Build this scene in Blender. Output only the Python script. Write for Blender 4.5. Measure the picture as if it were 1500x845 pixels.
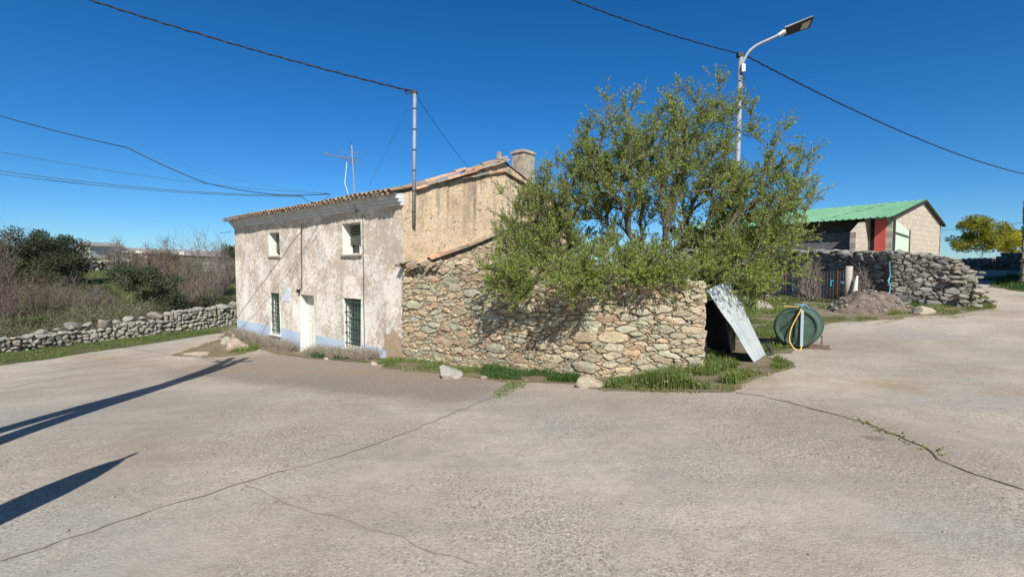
import bpy, math, random
import numpy as np
from mathutils import Vector, Matrix, noise as mn
from mathutils.geometry import delaunay_2d_cdt
for _o in list(bpy.data.objects): bpy.data.objects.remove(_o)
S = bpy.context.scene
C = S.collection
EYE = 1.65
R = math.radians
FPX = 700.0; PITCH = R(2.82)
# ---------------------------------------------------------------- camera
cam_d = bpy.data.cameras.new('camera'); cam = bpy.data.objects.new('camera', cam_d); C.objects.link(cam)
cam.location = (0, 0, EYE); cam.rotation_euler = (R(90) - PITCH, 0, 0)
cam_d.sensor_width = 36; cam_d.lens = 36 * FPX / 1500
cam_d.clip_start = .05; cam_d.clip_end = 6000
S.camera = cam
# ---------------------------------------------------------------- light
SUN_AZ, SUN_EL = R(169), R(40)        # azimuth clockwise from +Y
w = bpy.data.worlds.new('World'); S.world = w; w.use_nodes = True
nt = w.node_tree; nt.nodes.clear()
sky = nt.nodes.new('ShaderNodeTexSky'); sky.sky_type = 'NISHITA'; sky.sun_disc = False
sky.sun_elevation = SUN_EL; sky.sun_rotation = SUN_AZ
sky.altitude = 900; sky.air_density = 1.0; sky.dust_density = .25; sky.ozone_density = 4.0
hsv = nt.nodes.new('ShaderNodeHueSaturation'); hsv.inputs['Saturation'].default_value = 1.15
tint = nt.nodes.new('ShaderNodeMix'); tint.data_type = 'RGBA'; tint.blend_type = 'MULTIPLY'; tint.inputs[0].default_value = 1; tint.inputs[7].default_value = (.56, .77, .97, 1)
bg = nt.nodes.new('ShaderNodeBackground'); bg.inputs['Strength'].default_value = .09
ow = nt.nodes.new('ShaderNodeOutputWorld')
# the sky is deeper blue away from the sun (north) and whiter towards it
tc_ = nt.nodes.new('ShaderNodeTexCoord'); sx_ = nt.nodes.new('ShaderNodeSeparateXYZ'); mr_ = nt.nodes.new('ShaderNodeMapRange'); tm_ = nt.nodes.new('ShaderNodeMix'); tm_.data_type = 'RGBA'
mr_.inputs[1].default_value = -.35; mr_.inputs[2].default_value = .35
tm_.inputs[6].default_value = (.85, .79, .71, 1); tm_.inputs[7].default_value = (.55, .765, .97, 1)
nt.links.new(tc_.outputs['Generated'], sx_.inputs[0]); nt.links.new(sx_.outputs[1], mr_.inputs[0]); nt.links.new(mr_.outputs[0], tm_.inputs[0]); nt.links.new(tm_.outputs[2], tint.inputs[7])
nt.links.new(sky.outputs[0], tint.inputs[6]); nt.links.new(tint.outputs[2], hsv.inputs['Color']); nt.links.new(hsv.outputs[0], bg.inputs['Color']); nt.links.new(bg.outputs[0], ow.inputs[0])
sd = bpy.data.lights.new('sun', 'SUN'); sd.energy = 4.9; sd.angle = R(.5); sd.color = (1, .955, .88)
so = bpy.data.objects.new('sun', sd); C.objects.link(so)
sdir = Vector((math.sin(SUN_AZ) * math.cos(SUN_EL), math.cos(SUN_AZ) * math.cos(SUN_EL), math.sin(SUN_EL)))
so.rotation_euler = sdir.to_track_quat('Z', 'Y').to_euler(); so.location = (0, -20, 30)
S.view_settings.view_transform = 'Standard'; S.view_settings.look = 'None'
S.view_settings.exposure = .38; S.view_settings.gamma = 1; S.view_settings.use_curve_mapping = False
S.render.engine = 'CYCLES'
S.render.resolution_x = 1024; S.render.resolution_y = 576

# ---------------------------------------------------------------- terrain
CP = np.array([
 (0,2.5,-1.65),(-3,2.5,-1.69),(3,2.5,-1.62),(0,-6,-1.6),(-8,-6,-1.8),(8,-6,-1.45),(0,5,-1.74),(-5,4.6,-1.8),(-8,8,-2.3),
 (-15.9,14.85,-2.8),(-15.9,17.35,-2.9),(-13.6,23.3,-3.0),(-14,9,-2.6),(-2.7,11.9,-2.42),(-6.8,15.5,-2.88),(-11.3,19.4,-2.87),(2.15,17.5,-2.2),
 (-12,30,-2.8),(-25,30,-2.2),(-20,50,-.8),(-40,50,-.5),(-45,90,1.0),(-10,90,.3),(-10,50,-1.4),(-35,20,-2.1),(-30,8,-2.4),(-25,-6,-2.2),
 (1.42,8.3,-2.03),(3.12,7.8,-1.8),(4.25,8.37,-1.72),(2,6,-1.75),(6.1,10.2,-1.83),(10.6,14.9,-1.58),(12.6,16,-1.3),(15.3,15.2,-1.36),(11.9,22,-1.5),
 (13,12.2,-1.6),(8,5,-1.6),(20,20,-1.2),(29,29,-.55),(35,35,-.3),(22,10,-1.4),(60,60,.1),(45,30,-.3),(17,21,-1.2),(5,16,-1.78),
 (2,30,-1.8),(8,30,-1.6),(0,60,-1.2),(20,50,-.9),(40,90,-.6),(30,-15,-1.2),(-30,-25,-1.9),(20,-40,-1.2),
 (-250,300,4),(0,350,-3),(250,300,0),(350,0,0),(-350,0,0),(0,-350,0),(-120,120,2),(120,120,0)], float)
def _tps():
    X = CP[:, :2]; n = len(X)
    d = np.linalg.norm(X[:, None] - X[None], axis=2)
    K = np.where(d > 0, d * d * np.log(d + 1e-9), 0) + np.eye(n) * 1.5
    P_ = np.hstack([np.ones((n, 1)), X]); A = np.zeros((n + 3, n + 3))
    A[:n, :n] = K; A[:n, n:] = P_; A[n:, :n] = P_.T
    return np.linalg.solve(A, np.concatenate([CP[:, 2], [0, 0, 0]]))
TW = _tps()
def gz(x, y):
    x = np.asarray(x, float); y = np.asarray(y, float); sh = x.shape
    Q = np.stack([x.ravel(), y.ravel()], 1)
    d = np.linalg.norm(Q[:, None] - CP[None, :, :2], axis=2)
    K = np.where(d > 0, d * d * np.log(d + 1e-9), 0)
    z = K @ TW[:-3] + TW[-3] + Q @ TW[-2:]
    return (z + EYE).reshape(sh)
def g1(x, y): return float(gz([x], [y])[0])
def ray(px, py):
    a = (px - 750) / FPX; b = (422.5 - py) / FPX; c, s = math.cos(PITCH), math.sin(PITCH)
    return Vector((a, c + b * s, -s + b * c))
def P(px, py, Y):                       # point seen at a pixel of the photograph, Y metres ahead
    d = ray(px, py); return Vector((0, 0, EYE)) + d * (Y / d.y)
def G(px, py):                          # the ground point seen there
    d = ray(px, py); ts = np.concatenate([np.arange(1.5, 40, .05), np.arange(40, 200, 1)])
    Xs = ts * d.x / d.y; Zs = EYE + ts * d.z / d.y
    h = gz(Xs, ts); k = np.argmax(Zs < h); 
    return Vector((Xs[k], ts[k], h[k]))

# ---------------------------------------------------------------- mesh helper
def wloc(o):
    v = Vector((0, 0, 0))
    while o: v += o.location; o = o.parent
    return v
class MB:
    def __init__(s): s.v = []; s.f = []; s.c = []; s.n = 0; s.col = (1, 1, 1); s.mi = []
    def add(s, vs, fs, col=None):
        vs = np.asarray(vs, float).reshape(-1, 3); b = s.n
        s.v.append(vs); s.n += len(vs)
        s.f.extend([tuple(i + b for i in f) for f in fs])
        col = s.col if col is None else col
        col = np.asarray(col, float)
        if col.ndim == 1: col = np.tile(col, (len(vs), 1))
        s.c.append(col)
        return s
    def box(s, p0, ax, ay, az, col=None):  # corner + three edge vectors
        p0, ax, ay, az = map(Vector, (p0, ax, ay, az))
        V = [p0 + ax * i + ay * j + az * k for k in (0, 1) for j in (0, 1) for i in (0, 1)]
        return s.add(V, [(0, 2, 3, 1), (4, 5, 7, 6), (0, 1, 5, 4), (2, 6, 7, 3), (0, 4, 6, 2), (1, 3, 7, 5)], col)
    def cbox(s, c, sx, sy, sz, col=None):
        return s.box((c[0] - sx / 2, c[1] - sy / 2, c[2] - sz / 2), (sx, 0, 0), (0, sy, 0), (0, 0, sz), col)
    def tube(s, pts, r, sides=8, col=None, cap=True):
        pts = [Vector(p) for p in pts]; n = len(pts)
        if not hasattr(r, '__len__'): r = [r] * n
        V = []; prev = None
        for i, p in enumerate(pts):
            t = (pts[min(i + 1, n - 1)] - pts[max(i - 1, 0)])
            if t.length < 1e-9: t = Vector((0, 0, 1))
            t.normalize()
            if prev is None:
                a = Vector((0, 0, 1)) if abs(t.z) < .9 else Vector((1, 0, 0)); u = t.cross(a).normalized()
            else:
                u = prev - t * prev.dot(t)
                if u.length < 1e-6: u = t.cross(Vector((0, .3, 1)))
                u.normalize()
            prev = u; v_ = t.cross(u)
            for k in range(sides):
                a = 2 * math.pi * k / sides; V.append(p + (u * math.cos(a) + v_ * math.sin(a)) * r[i])
        F = [(i * sides + k, i * sides + (k + 1) % sides, (i + 1) * sides + (k + 1) % sides, (i + 1) * sides + k) for i in range(n - 1) for k in range(sides)]
        if cap: F += [tuple(range(sides))[::-1], tuple((n - 1) * sides + k for k in range(sides))]
        return s.add(V, F, col)
    def build(s, name, m, parent=None, smooth=False, loc=None):
        if not s.v: s.add([(0, 0, 0)], [])
        V = np.concatenate(s.v); Cc = np.concatenate(s.c)
        off = np.array(wloc(parent)) if parent else np.zeros(3)
        if loc is not None: off = off + np.array(loc)
        me = bpy.data.meshes.new(name); me.from_pydata((V - off).tolist(), [], s.f)
        ca = me.color_attributes.new('Col', 'FLOAT_COLOR', 'POINT')
        ca.data.foreach_set('color', np.hstack([Cc, np.ones((len(Cc), 1))]).astype(np.float32).ravel())
        if smooth: me.polygons.foreach_set('use_smooth', [True] * len(me.polygons))
        me.materials.append(m); me.update()
        o = bpy.data.objects.new(name, me); C.objects.link(o)
        if parent: o.parent = parent
        if loc is not None: o.location = loc
        return o
def tag(o, label=None, cat=None, group=None, kind=None):
    if label: o['label'] = label
    if cat: o['category'] = cat
    if group: o['group'] = group
    if kind: o['kind'] = kind
    return o
def empty(name, loc, label, cat, group=None):
    o = bpy.data.objects.new(name, None); C.objects.link(o); o.location = loc; o.empty_display_size = .2
    return tag(o, label, cat, group)

# ---------------------------------------------------------------- material helper
class NM:
    def __init__(s, name, rough=.85, spec=.3):
        s.m = bpy.data.materials.new(name); s.m.use_nodes = True; s.t = s.m.node_tree; s.t.nodes.clear()
        s.b = s.t.nodes.new('ShaderNodeBsdfPrincipled'); s.o = s.t.nodes.new('ShaderNodeOutputMaterial')
        s.t.links.new(s.b.outputs[0], s.o.inputs[0]); s.b.inputs['Roughness'].default_value = rough
        s.b.inputs['Specular IOR Level'].default_value = spec
        s.co = s.t.nodes.new('ShaderNodeNewGeometry').outputs['Position']
    def set(s, inp, v):
        if hasattr(v, 'is_linked') or isinstance(v, bpy.types.NodeSocket): s.t.links.new(v, inp)
        else:
            if isinstance(v, (tuple, list)) and len(v) == 3 and inp.type == 'RGBA': v = (*v, 1)
            inp.default_value = v
    def scaled(s, sx, sy, sz):
        n = s.t.nodes.new('ShaderNodeVectorMath'); n.operation = 'MULTIPLY'; s.t.links.new(s.co, n.inputs[0]); n.inputs[1].default_value = (sx, sy, sz); return n.outputs[0]
    def noise(s, scale, detail=4, rough=.55, co=None, dist=0):
        n = s.t.nodes.new('ShaderNodeTexNoise'); s.t.links.new(co or s.co, n.inputs['Vector']); n.inputs['Scale'].default_value = scale
        n.inputs['Detail'].default_value = detail; n.inputs['Roughness'].default_value = rough; n.inputs['Distortion'].default_value = dist; return n.outputs[0]
    def vor(s, scale, feature='F1', co=None, out='Distance'):
        n = s.t.nodes.new('ShaderNodeTexVoronoi'); n.feature = feature; s.t.links.new(co or s.co, n.inputs['Vector']); n.inputs['Scale'].default_value = scale; return n.outputs[out]
    def ramp(s, fac, *st):
        n = s.t.nodes.new('ShaderNodeValToRGB'); s.t.links.new(fac, n.inputs[0]); e = n.color_ramp.elements
        while len(e) < len(st): e.new(.5)
        for i, (p, c) in enumerate(st):
            e[i].position = p; c = (c, c, c) if not isinstance(c, tuple) else c; e[i].color = (*c, 1)
        return n.outputs[0]
    def mix(s, f, a, b, mode='MIX'):
        n = s.t.nodes.new('ShaderNodeMix'); n.data_type = 'RGBA'; n.blend_type = mode
        s.set(n.inputs[0], f); s.set(n.inputs[6], a); s.set(n.inputs[7], b); return n.outputs[2]
    def math(s, op, a, b=0.0, clamp=False):
        n = s.t.nodes.new('ShaderNodeMath'); n.operation = op; n.use_clamp = clamp; s.set(n.inputs[0], a); s.set(n.inputs[1], b); return n.outputs[0]
    def sep(s):
        n = s.t.nodes.new('ShaderNodeSeparateXYZ'); s.t.links.new(s.co, n.inputs[0]); return n.outputs
    def attr(s):
        n = s.t.nodes.new('ShaderNodeAttribute'); n.attribute_name = 'Col'; return n.outputs['Color']
    def base(s, c): s.set(s.b.inputs['Base Color'], c); return s
    def bump(s, h, strength=.5, dist=.01):
        n = s.t.nodes.new('ShaderNodeBump'); s.set(n.inputs['Height'], h); n.inputs['Strength'].default_value = strength; n.inputs['Distance'].default_value = dist
        s.t.links.new(n.outputs[0], s.b.inputs['Normal']); return s
def simple(name, col, rough=.7, var=.25, scale=6, metal=0, bump=.15, spec=.3):
    m = NM(name, rough, spec); n = m.noise(scale, 6, .6)
    a = tuple(c * (1 - var) for c in col); b = tuple(min(1, c * (1 + var)) for c in col)
    m.base(m.ramp(n, (.3, a), (.7, b))); m.b.inputs['Metallic'].default_value = metal
    m.bump(m.noise(scale * 5, 4), bump, .01); return m.m
M = {}
# concrete lot
m = NM('concrete', .92, .2)
c = m.ramp(m.noise(.33, 7, .62, dist=.3), (.34, (.325, .275, .218)), (.46, (.425, .368, .298)), (.58, (.51, .448, .365)), (.70, (.43, .38, .315)))
c = m.mix(m.ramp(m.noise(.8, 6, .7, m.scaled(.5, 2.0, 1)), (.50, 0.0), (.64, .6)), c, (.325, .295, .25))
c = m.mix(m.ramp(m.noise(.28, 4, .55, m.scaled(1.3, 1, 1)), (.53, 0.0), (.60, .6)), c, (.36, .35, .325))
c = m.mix(m.ramp(m.noise(2.6, 7, .7), (.55, 0.0), (.75, .4)), c, (.37, .27, .19))
spk = m.ramp(m.noise(.55, 5, .65), (.38, .05), (.58, 1.0))
c = m.mix(m.math('MULTIPLY', spk, m.ramp(m.noise(38, 5, .85), (.41, .9), (.51, 0.0))), c, (.15, .125, .10))
c = m.mix(m.ramp(m.noise(7, 6, .75), (.35, .35), (.55, 0.0)), c, (.26, .225, .19))
c = m.mix(m.ramp(m.vor(3.3, out='Distance'), (.0, .8), (.035, 0.0)), c, (.12, .10, .08))
c = m.mix(m.math('MULTIPLY', spk, m.ramp(m.noise(60, 3, .75), (.53, 0.0), (.64, .85))), c, (.70, .62, .50))
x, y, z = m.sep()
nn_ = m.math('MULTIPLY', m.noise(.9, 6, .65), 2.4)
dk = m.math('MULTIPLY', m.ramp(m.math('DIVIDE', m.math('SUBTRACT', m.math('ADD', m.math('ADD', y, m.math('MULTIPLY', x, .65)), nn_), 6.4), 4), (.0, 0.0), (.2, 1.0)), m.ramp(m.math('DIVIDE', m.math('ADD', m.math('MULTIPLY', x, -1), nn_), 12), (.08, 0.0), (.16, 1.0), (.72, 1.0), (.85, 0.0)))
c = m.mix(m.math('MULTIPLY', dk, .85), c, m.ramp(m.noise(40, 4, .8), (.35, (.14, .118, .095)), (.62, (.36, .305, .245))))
stn = m.math('MULTIPLY', m.ramp(m.noise(1.1, 5, .6), (.42, 0.0), (.62, 1.0)), m.ramp(m.math('ABSOLUTE', m.math('SUBTRACT', m.math('ADD', y, m.math('MULTIPLY', x, .45)), 8.6)), (.0, 1.0), (1.5, 0.0)))
c = m.mix(m.math('MULTIPLY', stn, .6), c, (.33, .235, .14))
vd = m.t.nodes.new('ShaderNodeVectorMath'); vd.operation = 'SUBTRACT'; m.t.links.new(m.co, vd.inputs[0]); vd.inputs[1].default_value = (3.38, 4.38, 0)
vs2 = m.t.nodes.new('ShaderNodeVectorMath'); vs2.operation = 'MULTIPLY'; m.t.links.new(vd.outputs[0], vs2.inputs[0]); vs2.inputs[1].default_value = (4.5, 6.5, 0)
vl = m.t.nodes.new('ShaderNodeVectorMath'); vl.operation = 'LENGTH'; m.t.links.new(vs2.outputs[0], vl.inputs[0])
c = m.mix(m.ramp(m.math('ADD', vl.outputs['Value'], m.math('MULTIPLY', m.noise(12, 5, .7), .8)), (.75, .6), (1.2, 0.0)), c, (.17, .145, .125))
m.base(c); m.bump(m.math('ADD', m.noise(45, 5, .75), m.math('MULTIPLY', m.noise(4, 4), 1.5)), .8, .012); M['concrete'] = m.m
# soil / field
m = NM('soil', .95, .1)
c = m.ramp(m.noise(.5, 6, .65), (.35, (.075, .10, .035)), (.5, (.10, .13, .045)), (.62, (.17, .15, .08)))
c = m.mix(m.ramp(m.noise(9, 5, .7), (.45, 0.0), (.7, .7)), c, (.16, .125, .085))
c = m.mix(m.ramp(m.noise(60, 3, .7), (.5, 0.0), (.7, .4)), c, (.03, .04, .02))
m.base(c); m.bump(m.noise(20, 6, .75), .9, .06); M['soil'] = m.m
m = NM('dirt', .95, .1)
c = m.ramp(m.noise(3, 6, .65), (.3, (.20, .17, .10)), (.55, (.30, .25, .17)), (.75, (.38, .32, .23)))
c = m.mix(m.ramp(m.noise(50, 4, .7), (.4, .6), (.55, 0.0)), c, (.07, .06, .04))
m.base(c); m.bump(m.noise(30, 6, .75), 1, .03); M['dirt'] = m.m
# stones: per stone colour from the mesh + lichen
def stone(name, lichen=(.36, .37, .29), lf=.5, dirt=.5):
    m = NM(name, .93, .15)
    c = m.attr()
    c = m.mix(1.0, c, m.ramp(m.noise(9, 6, .65), (.25, (.62, .60, .58)), (.75, (1.25, 1.22, 1.18))), 'MULTIPLY')
    c = m.mix(m.ramp(m.noise(3.4, 7, .75, dist=.6), (.47, 0.0), (.56, lf)), c, lichen)
    c = m.mix(m.ramp(m.noise(26, 5, .75), (.56, 0.0), (.66, lf)), c, tuple(v * 1.25 for v in lichen))
    c = m.mix(m.ramp(m.noise(38, 5, .8), (.36, dirt), (.46, 0.0)), c, (.09, .075, .055))
    m.base(c); m.bump(m.math('ADD', m.noise(22, 7, .75), m.math('MULTIPLY', m.noise(90, 3, .7), .4)), .95, .03); return m.m
M['stone'] = stone('rubble_stone', (.52, .51, .39), .45, .7)
M['stone_grey'] = stone('grey_field_stone', (.34, .35, .30), .5, .6)
M['stone_dark'] = stone('mossy_dark_stone', (.20, .21, .18), .5, .6)
m = NM('mortar', .97, .1); m.base(m.ramp(m.noise(14, 5, .7), (.3, (.12, .092, .062)), (.7, (.36, .28, .19)))); m.bump(m.noise(40, 5), .8, .02); M['mortar'] = m.m
# limewashed facade
m = NM('flaking_limewash', .93, .15); x, y, z = m.sep()
white = m.ramp(m.noise(1.8, 5), (.3, (.76, .70, .63)), (.7, (.87, .82, .75)))
tan = m.ramp(m.noise(5, 6, .7), (.3, (.34, .255, .19)), (.6, (.50, .385, .295)), (.8, (.56, .46, .37)))
zz = m.math('DIVIDE', m.math('SUBTRACT', z, EYE - 2.9), 5.0)
fl = m.math('ADD', m.math('ADD', m.math('MULTIPLY', m.noise(8, 10, .85), 1.1), m.math('MULTIPLY', m.noise(1.1, 5, .65), .62)), m.math('MULTIPLY', zz, .12))
c = m.mix(m.ramp(fl, (.89, 0.0), (.96, .75)), white, tan)
c = m.mix(m.ramp(m.noise(30, 6, .8), (.60, 0.0), (.66, .5)), c, (.27, .235, .21))
stk = m.math('MULTIPLY', m.ramp(m.noise(2.2, 5, .6, m.scaled(1, 1, .12)), (.52, 0.0), (.68, 1.0)), m.ramp(m.noise(6, 6, .7), (.4, .2), (.6, .75)))
c = m.mix(m.math('MULTIPLY', stk, .55), c, (.30, .275, .25))
band = m.math('LESS_THAN', m.math('ADD', z, m.math('MULTIPLY', m.noise(2, 3), .02)), EYE - 2.19)
blue = m.mix(m.ramp(m.noise(7, 8, .75), (.52, 0.0), (.62, .7)), (.50, .60, .76), (.60, .575, .55))
c = m.mix(band, c, blue)
low = m.math('MULTIPLY', m.ramp(m.math('ADD', m.math('MULTIPLY', x, .35), m.math('ADD', m.math('MULTIPLY', z, -.9), m.math('MULTIPLY', m.noise(2.5, 6, .65), 1.0))), (-.2 + .2, 0.0), (.12, 1.0)), 1.0)
lowm = m.math('MULTIPLY', m.ramp(m.math('ADD', x, m.math('MULTIPLY', m.noise(2.5, 6), 1.0)), (-3.0 + 3, 0.0), (.001, 0.0)), 0.0)
# bare rendering close to the corner at the foot of the wall
cx = m.math('MULTIPLY', m.math('SUBTRACT', -3.35, x), -1.0)                 # >0 within .65 m of the corner
cz = m.math('SUBTRACT', EYE - 1.75, z)
foot = m.math('GREATER_THAN', m.math('ADD', m.math('MINIMUM', cx, m.math('MULTIPLY', cz, .9)), m.math('MULTIPLY', m.math('SUBTRACT', m.noise(3.5, 6, .7), .5), .8)), 0.0)
c = m.mix(foot, c, m.ramp(m.noise(8, 6, .7), (.3, (.38, .28, .19)), (.7, (.52, .40, .29))))
mould = m.ramp(m.math('ADD', m.math('MULTIPLY', m.noise(9, 7, .75), .5), m.math('SUBTRACT', EYE - 2.4, z)), (.25, 0.0), (.6, .55))
c = m.mix(mould, c, (.33, .28, .23))
m.base(c); m.bump(m.math('ADD', m.noise(9, 9, .78, m.scaled(1, 1, .75)), m.math('MULTIPLY', m.noise(45, 5, .7), .5)), .85, .03); M['limewash'] = m.m
# ochre render of gable
m = NM('ochre_render', .94, .12); x, y, z = m.sep()
c = m.ramp(m.noise(1.2, 7, .65), (.3, (.56, .42, .28)), (.5, (.73, .565, .39)), (.72, (.78, .64, .48)))
c = m.mix(m.ramp(m.noise(16, 8, .82), (.52, 0.0), (.60, .75)), c, (.34, .26, .185))
c = m.mix(m.ramp(m.noise(5.5, 8, .75, dist=.8), (.575, 0.0), (.61, .85)), c, (.26, .19, .13))
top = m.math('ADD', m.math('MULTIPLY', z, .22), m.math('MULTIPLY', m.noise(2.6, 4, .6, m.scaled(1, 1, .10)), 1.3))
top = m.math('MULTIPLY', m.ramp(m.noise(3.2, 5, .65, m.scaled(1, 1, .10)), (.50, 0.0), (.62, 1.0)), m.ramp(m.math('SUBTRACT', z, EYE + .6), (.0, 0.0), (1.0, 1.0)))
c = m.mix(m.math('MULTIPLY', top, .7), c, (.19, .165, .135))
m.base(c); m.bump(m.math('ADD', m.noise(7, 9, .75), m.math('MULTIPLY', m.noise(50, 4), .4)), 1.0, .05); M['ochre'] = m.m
m = NM('terracotta', .9, .2)
c = m.mix(1.0, m.attr(), m.ramp(m.noise(15, 5, .7), (.3, (.6, .6, .6)), (.7, (1.25, 1.2, 1.15))), 'MULTIPLY')
c = m.mix(m.ramp(m.noise(6, 6, .75), (.5, 0.0), (.66, .75)), c, (.24, .225, .18))
m.base(c); m.bump(m.noise(60, 4), .5, .01); M['tile'] = m.m
M['white_reveal'] = simple('white_reveal', (.66, .68, .62), .9, .12, 7)
M['cornice'] = simple('cornice_paint', (.62, .63, .65), .9, .18, 4)
M['plain_render'] = simple('plain_render', (.42, .34, .26), .95, .2, 3)
M['white_paint'] = simple('white_paint', (.66, .65, .60), .7, .14, 9)
M['shutter'] = simple('green_shutter', (.10, .125, .10), .7, .3, 12)
M['green_bar'] = simple('green_iron', (.05, .085, .07), .6, .3, 20)
M['glass'] = simple('dark_pane', (.012, .016, .018), .15, .2, 3, 0, .02, .5)
M['dark'] = simple('dark_shade_and_interior', (.01, .01, .01), 1, .2, 3)  # also blackens the slab that paints shade behind the leaning sheet
M['galv'] = simple('galvanised_steel', (.27, .29, .32), .6, .14, 14, .2, .05)
M['cable'] = simple('black_cable', (.012, .013, .016), .6, .3, 30)
M['cable_grey'] = simple('grey_cable', (.05, .10, .12), .6, .3, 30)
M['iron'] = simple('dark_iron', (.04, .04, .045), .6, .3, 20)
M['chimney'] = simple('chimney_render', (.36, .31, .25), .95, .4, 5, 0, .6)
M['rust'] = simple('rusted_metal', (.20, .085, .04), .85, .4, 14)
M['plastic_white'] = simple('white_plastic', (.72, .73, .74), .5, .08, 10)
m = NM('block_wall', .93, .15); br = m.t.nodes.new('ShaderNodeTexBrick')
M['lamp_body'] = simple('lamp_body', (.36, .38, .40), .45, .1, 10, .3, .03)
M['lamp_black'] = simple('lamp_black', (.015, .015, .017), .5, .2, 10)
M['lamp_lens'] = simple('lamp_lens', (.42, .38, .30), .3, .2, 30)
def leafmat(name, sub=.25):
    m = NM(name, .55, .35); c = m.attr(); m.base(c)
    tr = m.t.nodes.new('ShaderNodeBsdfTranslucent'); m.t.links.new(m.mix(1.0, c, (1.5, 1.7, .7), 'MULTIPLY'), tr.inputs[0])
    mx = m.t.nodes.new('ShaderNodeMixShader'); mx.inputs[0].default_value = sub
    m.t.links.new(m.b.outputs[0], mx.inputs[1]); m.t.links.new(tr.outputs[0], mx.inputs[2]); m.t.links.new(mx.outputs[0], m.o.inputs[0]); return m.m
M['leaf'] = leafmat('leaf', .42); M['grass'] = leafmat('grass_blade', .3)
M['leaf_dark'] = leafmat('evergreen_leaf', .12)
m = NM('bark', .95, .1); m.base(m.mix(1.0, m.attr(), m.ramp(m.noise(25, 5, .7), (.3, (.6, .6, .6)), (.7, (1.3, 1.3, 1.3))), 'MULTIPLY')); m.bump(m.noise(50, 4), .7, .01); M['bark'] = m.m

# ---------------------------------------------------------------- ground
rng = np.random.default_rng(7)
def axis(a, b, step, far, gr=1.18):
    v = list(np.arange(a, b + step / 2, step)); s = step
    while v[-1] < far: s *= gr; v.append(v[-1] + s)
    s = step
    while v[0] > -far: s *= gr; v.insert(0, v[0] - s)
    return np.array(v)
xs = axis(-40, 40, .6, 3000); ys = axis(-12, 60, .6, 3000)
Xg, Yg = np.meshgrid(xs, ys); 
rad = np.sqrt(Xg ** 2 + Yg ** 2); Zg = gz(Xg, Yg); k = np.clip((rad - 250) / 400, 0, 1); Zg = Zg * (1 - k) + (EYE + .2) * k
nx, ny = len(xs), len(ys)
F = [(j * nx + i, j * nx + i + 1, (j + 1) * nx + i + 1, (j + 1) * nx + i) for j in range(ny - 1) for i in range(nx - 1)]
tag(MB().add(np.stack([Xg.ravel(), Yg.ravel(), Zg.ravel()], 1), F).build('ground', M['soil'], smooth=True), kind='structure', label='rolling grassy ground under the village')

def inside(poly, x, y):
    x = np.asarray(x); y = np.asarray(y); r = np.zeros(x.shape, bool); n = len(poly); j = n - 1
    for i in range(n):
        xi, yi = poly[i][0], poly[i][1]; xj, yj = poly[j][0], poly[j][1]
        r ^= ((yi > y) != (yj > y)) & (x < (xj - xi) * (y - yi) / (yj - yi + 1e-12) + xi); j = i
    return r
def sheet(name, outline, lift, m, step=.5, jag=0, **kw):
    pts = []
    n = len(outline)
    for i in range(n):
        a = np.array(outline[i][:2], float); b = np.array(outline[(i + 1) % n][:2], float); L = np.linalg.norm(b - a); q = max(1, int(L / (step * .6)))
        for t in range(q):
            p = a + (b - a) * t / q
            if jag and L < 15: p = p + rng.normal(0, jag, 2)
            pts.append(p)
    O = np.array(pts); lo, hi = O.min(0), O.max(0)
    gx, gy = np.meshgrid(np.arange(lo[0], hi[0], step), np.arange(lo[1], hi[1], step)); gx = gx.ravel(); gy = gy.ravel()
    k = inside(O, gx, gy); I = np.stack([gx[k], gy[k]], 1)
    V2 = [Vector(p) for p in O] + [Vector(p) for p in I]
    r = delaunay_2d_cdt(V2, [], [list(range(len(O)))], 1, 1e-5)
    vs = np.array([(v.x, v.y) for v in r[0]]); z = gz(vs[:, 0], vs[:, 1]) + lift
    o = MB().add(np.column_stack([vs, z]), [tuple(f) for f in r[2]]).build(name, m, smooth=True)
    return tag(o, **kw)
A_ = Vector((-.7535, .6575, 0)); B_ = Vector((.6575, .7535, 0)); O_ = Vector((-2.7, 11.9, 0))   # facade direction, gable direction, corner
def H(s, t, z): return O_ + A_ * s + B_ * t + Vector((0, 0, z + EYE))
WALLPATH = [Vector((-2.72, 11.86, 0)), Vector((1.42, 8.3, 0)), Vector((3.12, 7.8, 0))]
def e2(v): return (v.x, v.y)
lot = [e2(G(0, 536)), e2(G(70, 527)), e2(G(130, 517)), e2(G(240, 501)), e2(G(334, 486)), (-12.6, 26), (-12, 32), (-9.5, 32), (-10, 22.5), e2(H(11.2, .2, 0)), e2(H(6, .2, 0)), e2(H(0, .3, 0)), (1.5, 8.6), (3.0, 8.0), (4.4, 8.5), (5.1, 9.6), (6.4, 11.5),
       (9, 13.6), (12.2, 15.8), (13.6, 15.6), (14.9, 15.2), e2(G(1448, 438)), e2(G(1430, 425)), (26, 27.5), (31, 35), (40, 47), (47, 44), (38, 33), (31, 24), (30, 10), (30, -14), (-24, -14), (-22, 5)]
sheet('road', lot, .03, M['concrete'], .5, .03, kind='structure', label='worn concrete village road and yard')

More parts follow.
